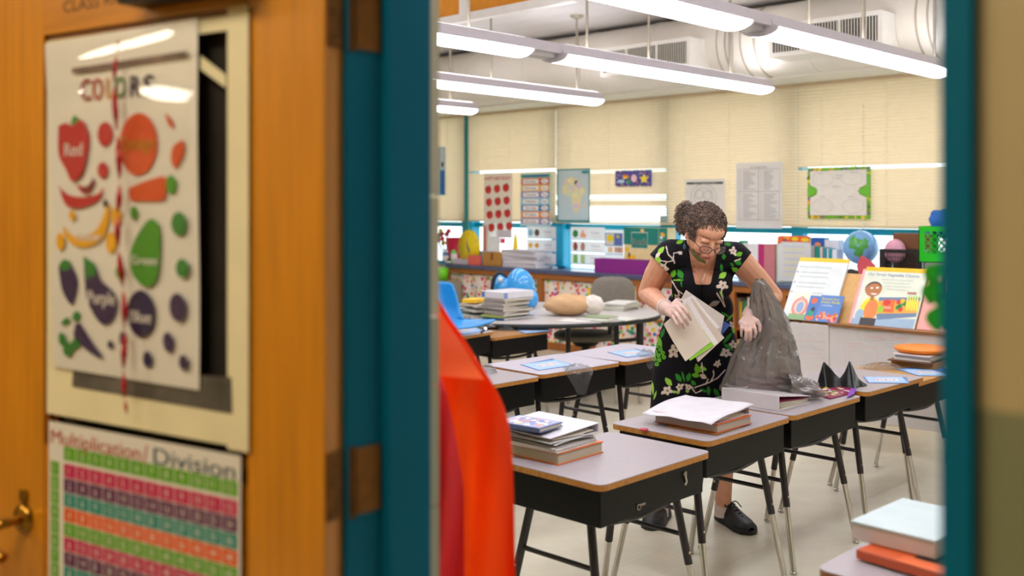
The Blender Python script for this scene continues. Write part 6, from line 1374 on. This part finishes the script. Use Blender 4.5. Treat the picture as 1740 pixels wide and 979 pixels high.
for f_ in ((1127, 455, 8, .3), (1246, 427, 7, 1), (1228, 485, 9, .4), (1144, 598, 10, .9), (1134, 664, 9, .2), (1155, 658, 7, .6), (1170, 658, 6, .1), (1234, 600, 9, .3), (1246, 586, 7, .8), (1245, 552, 6, .2), (1219, 618, 6, 1.5), (1150, 505, 5, .3)): dflow(*f_)
dleaf(1214, 516, 10, 4.5, -.35, 'B8AFAC'); dleaf(1195, 640, 7, 4, .5, cr_)
for x, y in ((1146, 666), (1152, 667), (1168, 665)): dell(x, y, 3, 2.6, 0, '9AC060')
bm = bmesh.new(); bm.from_mesh(me); bm.verts.ensure_lookup_table()
lay = bm.verts.layers.float_color.new('Col')
for v, c in zip(bm.verts, cols.tolist()): v[lay] = c
bmesh.ops.delete(bm, geom=[bm.verts[i] for i in np.nonzero(kill)[0]], context='VERTS')
for _ in range(12):      # even out the cut edges
    bv = [v for v in bm.verts if v.is_boundary]; nw = []
    for v in bv:
        nb = [e_.other_vert(v) for e_ in v.link_edges if e_.is_boundary]
        nw.append(v.co*.4+sum((q.co for q in nb), Vector())*(.6/len(nb)) if nb else v.co.copy())
    for v, c_ in zip(bv, nw): v.co = c_
bm.to_mesh(me); bm.free()
do = mobj('dress', me, attr_mat('floral_fabric', .75, .2, .15, 400), WR)
# gloves
for nm, HH, W_, E_ in (('glove', LH, WR_L, EL_L), ('glove', RH, WR_R, EL_R)):
    g = G(); hand(g, W_, e=.0008, **HH); cap(g, W_, .0305, W_.lerp(E_, .12), .034, 16)
    mobj(nm, remesh('glove', g, .0026, 2), film('EDE4E4', .40, .22, 'vinyl_glove', .3, 60), WR)
    dr_ = (E_-W_).normalized(); c0 = W_.lerp(E_, .13); a = dr_.orthogonal().normalized(); bb = dr_.cross(a)
    obj('glove_cuff', G().tube([c0+(a*math.cos(i*PI/10)+bb*math.sin(i*PI/10))*.035 for i in range(21)], .0026, 6), M('E8DEDC', .35), WR)
# socks and shoes
shm = M('141315', .55, var=.15, bump=.3, scale=60); sock = M('D8C4C0', .8)
for A_, toe, heel in ((AN_L, at(1103, 899, 4.735), at(1129, 880, 4.99)), (AN_R, at(1271, 906, 4.70), at(1224, 880, 4.93))):
    toe = WI @ toe; heel = WI @ heel; toe.z = 0; heel.z = 0; dv = (toe-heel); Ls = dv.length; dv.normalize(); sd = Vector((dv.y, -dv.x, 0))
    o = obj('sock', G().tube([A_+Vector((0, 0, .045)), A_+Vector((0, 0, -.03))], [.041, .043], 16), sock, WR)
    Xs = Matrix(((dv.x, sd.x, 0, heel.x), (dv.y, sd.y, 0, heel.y), (0, 0, 1, 0), (0, 0, 0, 1)))
    Ls = .275; Xs = Xs @ Matrix.Translation((-.0, 0, 0))
    g = G(); prof = [(-.004, .030, .080), (.03, .040, .102), (.07, .042, .108), (.11, .042, .094), (.16, .048, .076), (.21, .052, .062), (.25, .044, .050), (Ls, .016, .034)]
    def sf(u, v):
        k = v*(len(prof)-1); i = min(int(k), len(prof)-2); f_ = k-i; a, c = prof[i], prof[i+1]; x = a[0]*(1-f_)+c[0]*f_; w_ = a[1]*(1-f_)+c[1]*f_; h = a[2]*(1-f_)+c[2]*f_
        t = PI*u; return tuple(Xs @ Vector((x, -w_*math.cos(t)*(1.0 if math.sin(t) > .4 else 1.03), .018+(h-.018)*math.sin(t)**.75)))
    sh = obj('shoe', G().grid(sf, 18, 28), shm, WR)
    so = []
    for side in (1, -1):
        seq = prof if side == 1 else prof[::-1]
        for a in seq: so.append((a[0], side*(a[1]+.004)))
    obj('sole', G().prism([(-.006, .022)]+so[:8]+[(Ls+.006, .0)]+so[8:]+[(-.006, -.022)], 0, .022, X=Xs), M('1C1B1D', .6), sh, bevel=.004)
    g = G()
    for k in range(5): x = .10+.022*k; h = .102-.009*k; g.tube([Xs @ Vector((x, -.020, h-.010)), Xs @ Vector((x+.01, 0, h+.001)), Xs @ Vector((x, .020, h-.010))], .0028, 6)
    g.tube(spline([Xs @ Vector((.10, 0, .10)), Xs @ Vector((.09, .03, .106)), Xs @ Vector((.12, .040, .09)), Xs @ Vector((.10, 0, .10)), Xs @ Vector((.095, -.030, .104)), Xs @ Vector((.13, -.036, .086))], 5), .0028, 6)
    obj('laces', g, M('0A0A0B', .8), sh)
# hair: cap of short curls and a loose knot at the back left
hm_ = M('64554E', .75, var=.45, scale=120, spec=.25); hl = M('8E7262', .7, var=.4, scale=120, spec=.25)
g = G(); hr = random.Random(21)
capg = G().ell((0, .022, .034), (.083, .100, .094), 40, 26, fn=lambda d: 1+.02*math.sin(22*d.x+9*d.z)*math.sin(19*d.y-13*d.z))
kf = [f for f in capg.f if True]
keep = []
for f in capg.f:
    c = sum((Vector(capg.v[i]) for i in f), Vector())/len(f)
    if not (c.y < -.030 and c.z < .066) and not (c.z < -.01 and c.y < .02) and not c.z < -.045: keep.append(f)
g.add([tuple(HX @ Vector(v)) for v in capg.v], keep, 0, True)
def curl(g, c, nrm, r_, w_, mi):
    a = nrm.orthogonal().normalized(); b_ = nrm.cross(a); ph = hr.uniform(0, 6); pts = []
    for i in range(9):
        t = ph+i*.85; pts.append(c+nrm*(i*.0012)+(a*math.cos(t)+b_*math.sin(t))*r_*(1-.05*i))
    g.tube(pts, w_, 4, mi, cap=False)
for k in range(1500):
    z = hr.uniform(-.5, 1); t = hr.uniform(0, 2*PI); q = math.sqrt(1-z*z); dv = Vector((q*math.cos(t), q*math.sin(t), z)); c = Vector((.083*dv.x, .022+.100*dv.y, .034+.094*dv.z))*hr.uniform(1, 1.045)
    if (c.y < -.040 and c.z < .066) or (c.z < -.015 and c.y < .025) or c.z < -.045: continue
    curl(g, HX @ c, (HX.to_3x3() @ dv).normalized(), hr.uniform(.004, .009), .0013, 0 if hr.random() < .7 else 1)
kn = wp(1165, 372, 4.62)
g.ell(kn, (.026, .03, .045), 20, 14, fn=lambda d: 1+.1*math.sin(9*d.x+5*d.z))
for k in range(900):
    z = hr.uniform(-1, 1); t = hr.uniform(0, 2*PI); q = math.sqrt(1-z*z); dv = Vector((q*math.cos(t), q*math.sin(t), z)); c = kn+Vector((.030*dv.x, .034*dv.y, .050*dv.z))*hr.uniform(.9, 1.6)
    curl(g, c, dv, hr.uniform(.004, .009), .0012, 1 if hr.random() < .5 else 0)
for k in range(160):
    c = wp(hr.uniform(1155, 1167), hr.uniform(380, 397), 4.6); curl(g, c, Vector((hr.uniform(-1, 0), -.5, hr.uniform(-1, 1))).normalized(), .006, .0011, 1)
for s in (-1, 1):      # sideburn fuzz
    for k in range(60):
        c = HX @ Vector((s*hr.uniform(.068, .078), hr.uniform(-.03, .01), hr.uniform(.0, .05))); curl(g, c, (HX.to_3x3() @ Vector((s, -.2, 0))).normalized(), .004, .001, 0)
obj('hair', g, [hm_, hl], WR)
# glasses low on the nose
g = G(); fr = M('4A2620', .3, coat=.3)
for s in (-1, 1):
    g.tube([HX @ Vector((s*.034+.0265*math.cos(i*PI/12), -.112+.012*abs(math.cos(i*PI/12))*(1 if s*math.cos(i*PI/12) > 0 else 0), -.007+.0175*math.sin(i*PI/12))) for i in range(25)], .0021, 8)
    g.tube(spline([HX @ Vector((s*.060, -.103, -.002)), HX @ Vector((s*.074, -.06, .0)), HX @ Vector((s*.080, .0, .008)), HX @ Vector((s*.078, .02, .0))], 5), .0021, 6)
g.tube(spline([HX @ Vector((-.009, -.112, -.004)), HX @ Vector((0, -.116, -.000)), HX @ Vector((.009, -.112, -.004))], 4), .002, 6)
go = obj('glasses', g, fr, WR)
lg = G()
for s in (-1, 1): lg.add([tuple(HX @ Vector((s*.034+.0255*math.cos(i*PI/12), -.111, -.007+.0165*math.sin(i*PI/12)))) for i in range(24)], [tuple(range(24))])
obj('lens', lg, glass((250, 250, 250), .93, .03), go)
# earring, necklace
e0 = HX @ Vector((-.082, .008, -.040)); ear = G(); ear.tube([e0, e0+Vector((0, 0, -.02))], .0012, 6); ear.ell(e0+Vector((0, 0, -.030)), (.007, .005, .012), 12, 8)
obj('earring', ear, M('2E5A66', .25, coat=.3), WR)
nk = [wp(1178, 446, 4.545), wp(1185, 458, 4.535), wp(1190, 468, 4.525), wp(1194, 475, 4.52), wp(1198, 466, 4.525), wp(1203, 455, 4.535), wp(1208, 446, 4.545)]
nc = obj('necklace', G().tube(spline(nk, 5), .0011, 5), M('B8A890', .3, metal=.8), WR)
pc2 = wp(1194, 477, 4.515); obj('pendant', G().tube([pc2+Vector((.005*math.cos(i*PI/8), 0, .005*math.sin(i*PI/8))) for i in range(17)], .0016, 6), M('D8CCB8', .25, metal=.8), nc)
# green mask strap / lowered mask under the chin
mp1 = spline([(1172, 424, 4.50), (1177, 434, 4.478), (1186, 443, 4.462), (1199, 449, 4.452)], 6); mp0 = spline([(1177, 423, 4.475), (1182, 431, 4.455), (1190, 438, 4.445), (1200, 444, 4.440)], 6)
mk = G().grid(lambda u, v: tuple(wp(*(mp1[int(u*18)]*(1-v)+mp0[int(u*18)]*v))), 18, 4)
obj('chin_mask', mk, M('5E5A30', .8, var=.35, scale=60, bump=.4), WR, label='olive green mask pulled down under the chin')
# ------------------------------------------------------------------ folders and papers in her right hand
def slab(name, label, pts, th, mat_, bend=0., cat='folder', world_y=None, edge=None, group=None):
    P = [at(*p) for p in pts]; nrm = (P[1]-P[0]).cross(P[3]-P[0]).normalized(); o = P[0]
    t = thing(name, label, cat, o, AZ-PI/2, group); I_ = MW[t.name].inverted(); away = Vector((CA, SA, 0))
    if nrm.dot(away) < 0: nrm = -nrm
    def f(u, v, k): p = (P[0]*(1-u)+P[1]*u)*(1-v)+(P[3]*(1-u)+P[2]*u)*v; return tuple(I_ @ (p+nrm*(k*th+bend*math.sin(PI*v)*.5)))
    g = G().grid(lambda u, v: f(u, v, 0), 4, 10).grid(lambda u, v: f(v, u, 1), 10, 4)
    rim = [(i/10, 0) for i in range(11)]+[(1, i/10) for i in range(1, 11)]+[(1-i/10, 1) for i in range(1, 11)]+[(0, 1-i/10) for i in range(1, 10)]
    n_ = len(rim); g.add([f(u, v, 0) for u, v in rim]+[f(u, v, 1) for u, v in rim], [(i, (i+1) % n_, n_+(i+1) % n_, n_+i) for i in range(n_)], 0)
    obj('cover' if cat != 'papers' else 'sheets', g, mat_, t); return t
fold = M('CDBFAE', .6, var=.04); pap = M('D8D0CE', .75, var=.12, scale=200)
slab('grey_folder', 'front grey-beige folder gripped in her gloved hand', [(1128, 551, 4.315), (1168, 515, 4.385), (1208, 581, 4.385), (1165, 614, 4.315)], .003, fold, .010)
slab('green_folder', 'bright green folder sticking out just below the front held folder', [(1142, 560, 4.335), (1195, 560, 4.392), (1213, 587, 4.392), (1173, 613, 4.327)], .004, M('8AC832', .5), .0)
slab('paper_sheaf', 'curved white papers just behind the front folder she holds', [(1150, 519, 4.375), (1173, 508, 4.405), (1221, 583, 4.405), (1205, 592, 4.385)], .010, pap, .012, 'papers')
slab('grey_folder', 'middle tan folder whose lower corner shows beneath the green one', [(1152, 522, 4.37), (1177, 507, 4.425), (1231, 574, 4.425), (1187, 615, 4.352)], .006, M('BFAEA0', .6), .010)
slab('paper_sheaf', 'thick pale papers near the back of the held bundle', [(1158, 510, 4.41), (1178, 502, 4.44), (1223, 556, 4.44), (1210, 566, 4.43)], .010, pap, .012, 'papers')
slab('grey_folder', 'tall back folder, top corner highest in the held bundle', [(1152, 519, 4.43), (1166, 493, 4.455), (1231, 537, 4.465), (1224, 570, 4.45)], .004, M('BDB2AA', .6), .006)
slab('blue_booklet', 'blue booklet showing at right end of the held bundle', [(1210, 560, 4.465), (1226, 543, 4.48), (1241, 552, 4.48), (1226, 570, 4.465)], .003, M('2A4A8C', .4), .0, 'booklet')
# ------------------------------------------------------------------ big grey bag she fills
base = at(1310, 664, 4.60); t = thing('grey_plastic_bag', 'large translucent grey plastic bag held up on the desks by the woman', 'bag', (base.x, base.y, DZ+.001), AZ-PI/2); I_ = MW[t.name].inverted()
prof = [(475, 1284, 1297, .02, 4.44), (482, 1281, 1303, .035, 4.45), (500, 1278, 1314, .05, 4.47), (520, 1275, 1326, .06, 4.49), (545, 1272, 1338, .075, 4.51), (570, 1267, 1347, .09, 4.53), (590, 1252, 1352, .105, 4.55), (610, 1240, 1357, .12, 4.56), (635, 1234, 1361, .135, 4.58), (650, 1229, 1363, .14, 4.60), (660, 1224, 1362, .14, 4.60), (670, 1230, 1362, .13, 4.60)]
br = random.Random(5); ph = [br.uniform(0, 6) for _ in range(8)]
def crk(a, b_):     # sharp creases
    return sum(abs(math.sin(k_[0]*a+k_[1]*b_+k_[2]))*k_[3] for k_ in CK)/1.5
CK = [(br.uniform(-1.2, 1.2), br.uniform(-1.6, 1.6), br.uniform(0, 6), br.uniform(.3, .6)) for _ in range(5)]
def bf(u, v):
    k = v*(len(prof)-1); i = min(int(k), len(prof)-2); f_ = k-i; a, c = prof[i], prof[i+1]; py, l_, r_, dp, Y = [a[j]*(1-f_)+c[j]*f_ for j in range(5)]
    t_ = 2*PI*u; cs, sn = math.cos(t_), math.sin(t_)
    am = .3+.7*math.sin(PI*min(1, v+.1))
    fo = 1+am*(.15*math.sin(7*t_+ph[0]+1.5*v)+.06*math.sin(13*t_+ph[1]-4*v)+.035*math.sin(23*t_+9*v+ph[2])+.03*math.sin(11*v*3+4*t_))
    fo += .20*am*(crk(5*u*PI, 6*v)-.5)+.10*am*(crk(13*u*PI+2, 15*v)-.5)
    x = (l_+r_)/2+(r_-l_)/2*cs*(1+.02*math.sin(9*v+ph[3])+.05*(crk(9*v, 3*u)-.5)); y = Y+.055+dp*sn*fo
    q = I_ @ at(x, py+2*math.sin(5*t_), y); z = max(q.z, .001+.0*u); return (q.x+.006*am*math.sin(17*t_+5*v), q.y, z)
gb = film('7C7573', .76, .15, 'grey_bag_plastic', .5, 10, 1.0, True)
jt = {}
def bfj(u, v):
    p = bf(u, v); k_ = (round(u % 1, 4), round(v, 4))
    if k_ not in jt: jt[k_] = (br.uniform(-.004, .004), br.uniform(-.007, .007), br.uniform(-.003, .003))
    j = jt[k_]; e_ = min(1, v*6)*min(1, (1-v)*12); return (p[0]+j[0]*e_, p[1]+j[1]*e_, max(.001, p[2]+j[2]*e_))
gf = G().grid(bfj, 60, 46, smooth=False); o = obj('bag', gf, gb, t)
sm_ = o.modifiers.new('sub', 'SUBSURF'); sm_.levels = 1; sm_.render_levels = 1; sm_.subdivision_type = 'CATMULL_CLARK'
def tail(u, v):
    t_ = 2*PI*u; xs = 1338+56*v; hh = [(0, 38), (.3, 34), (.6, 30), (.85, 24), (1, 12)]
    for (a, h0), (b_, h1) in zip(hh, hh[1:]):
        if a <= v <= b_: H = h0+(h1-h0)*(v-a)/(b_-a); break
    Y = 4.52; q = I_ @ at(xs, 673-H/2, Y); rz_ = H/2*Y/FPX
    fo = 1+.12*math.sin(5*t_+7*v)+.06*math.sin(11*t_-9*v); return (q.x, q.y+.07*math.cos(t_)*fo, max(.002, q.z+rz_*math.sin(t_)*fo))
obj('bag_end', G().grid(tail, 50, 24), gb, t)
c = at(1293, 655, 4.59); q = I_ @ c
one('magenta_book', 'magenta book seen through the grey plastic bag', 'book', G().box(-.075, .075, -.008, .008, -.0, .055), M('C03058', .5), (c.x, c.y, DZ+.004), AZ-PI/2+.1, bevel=.002)
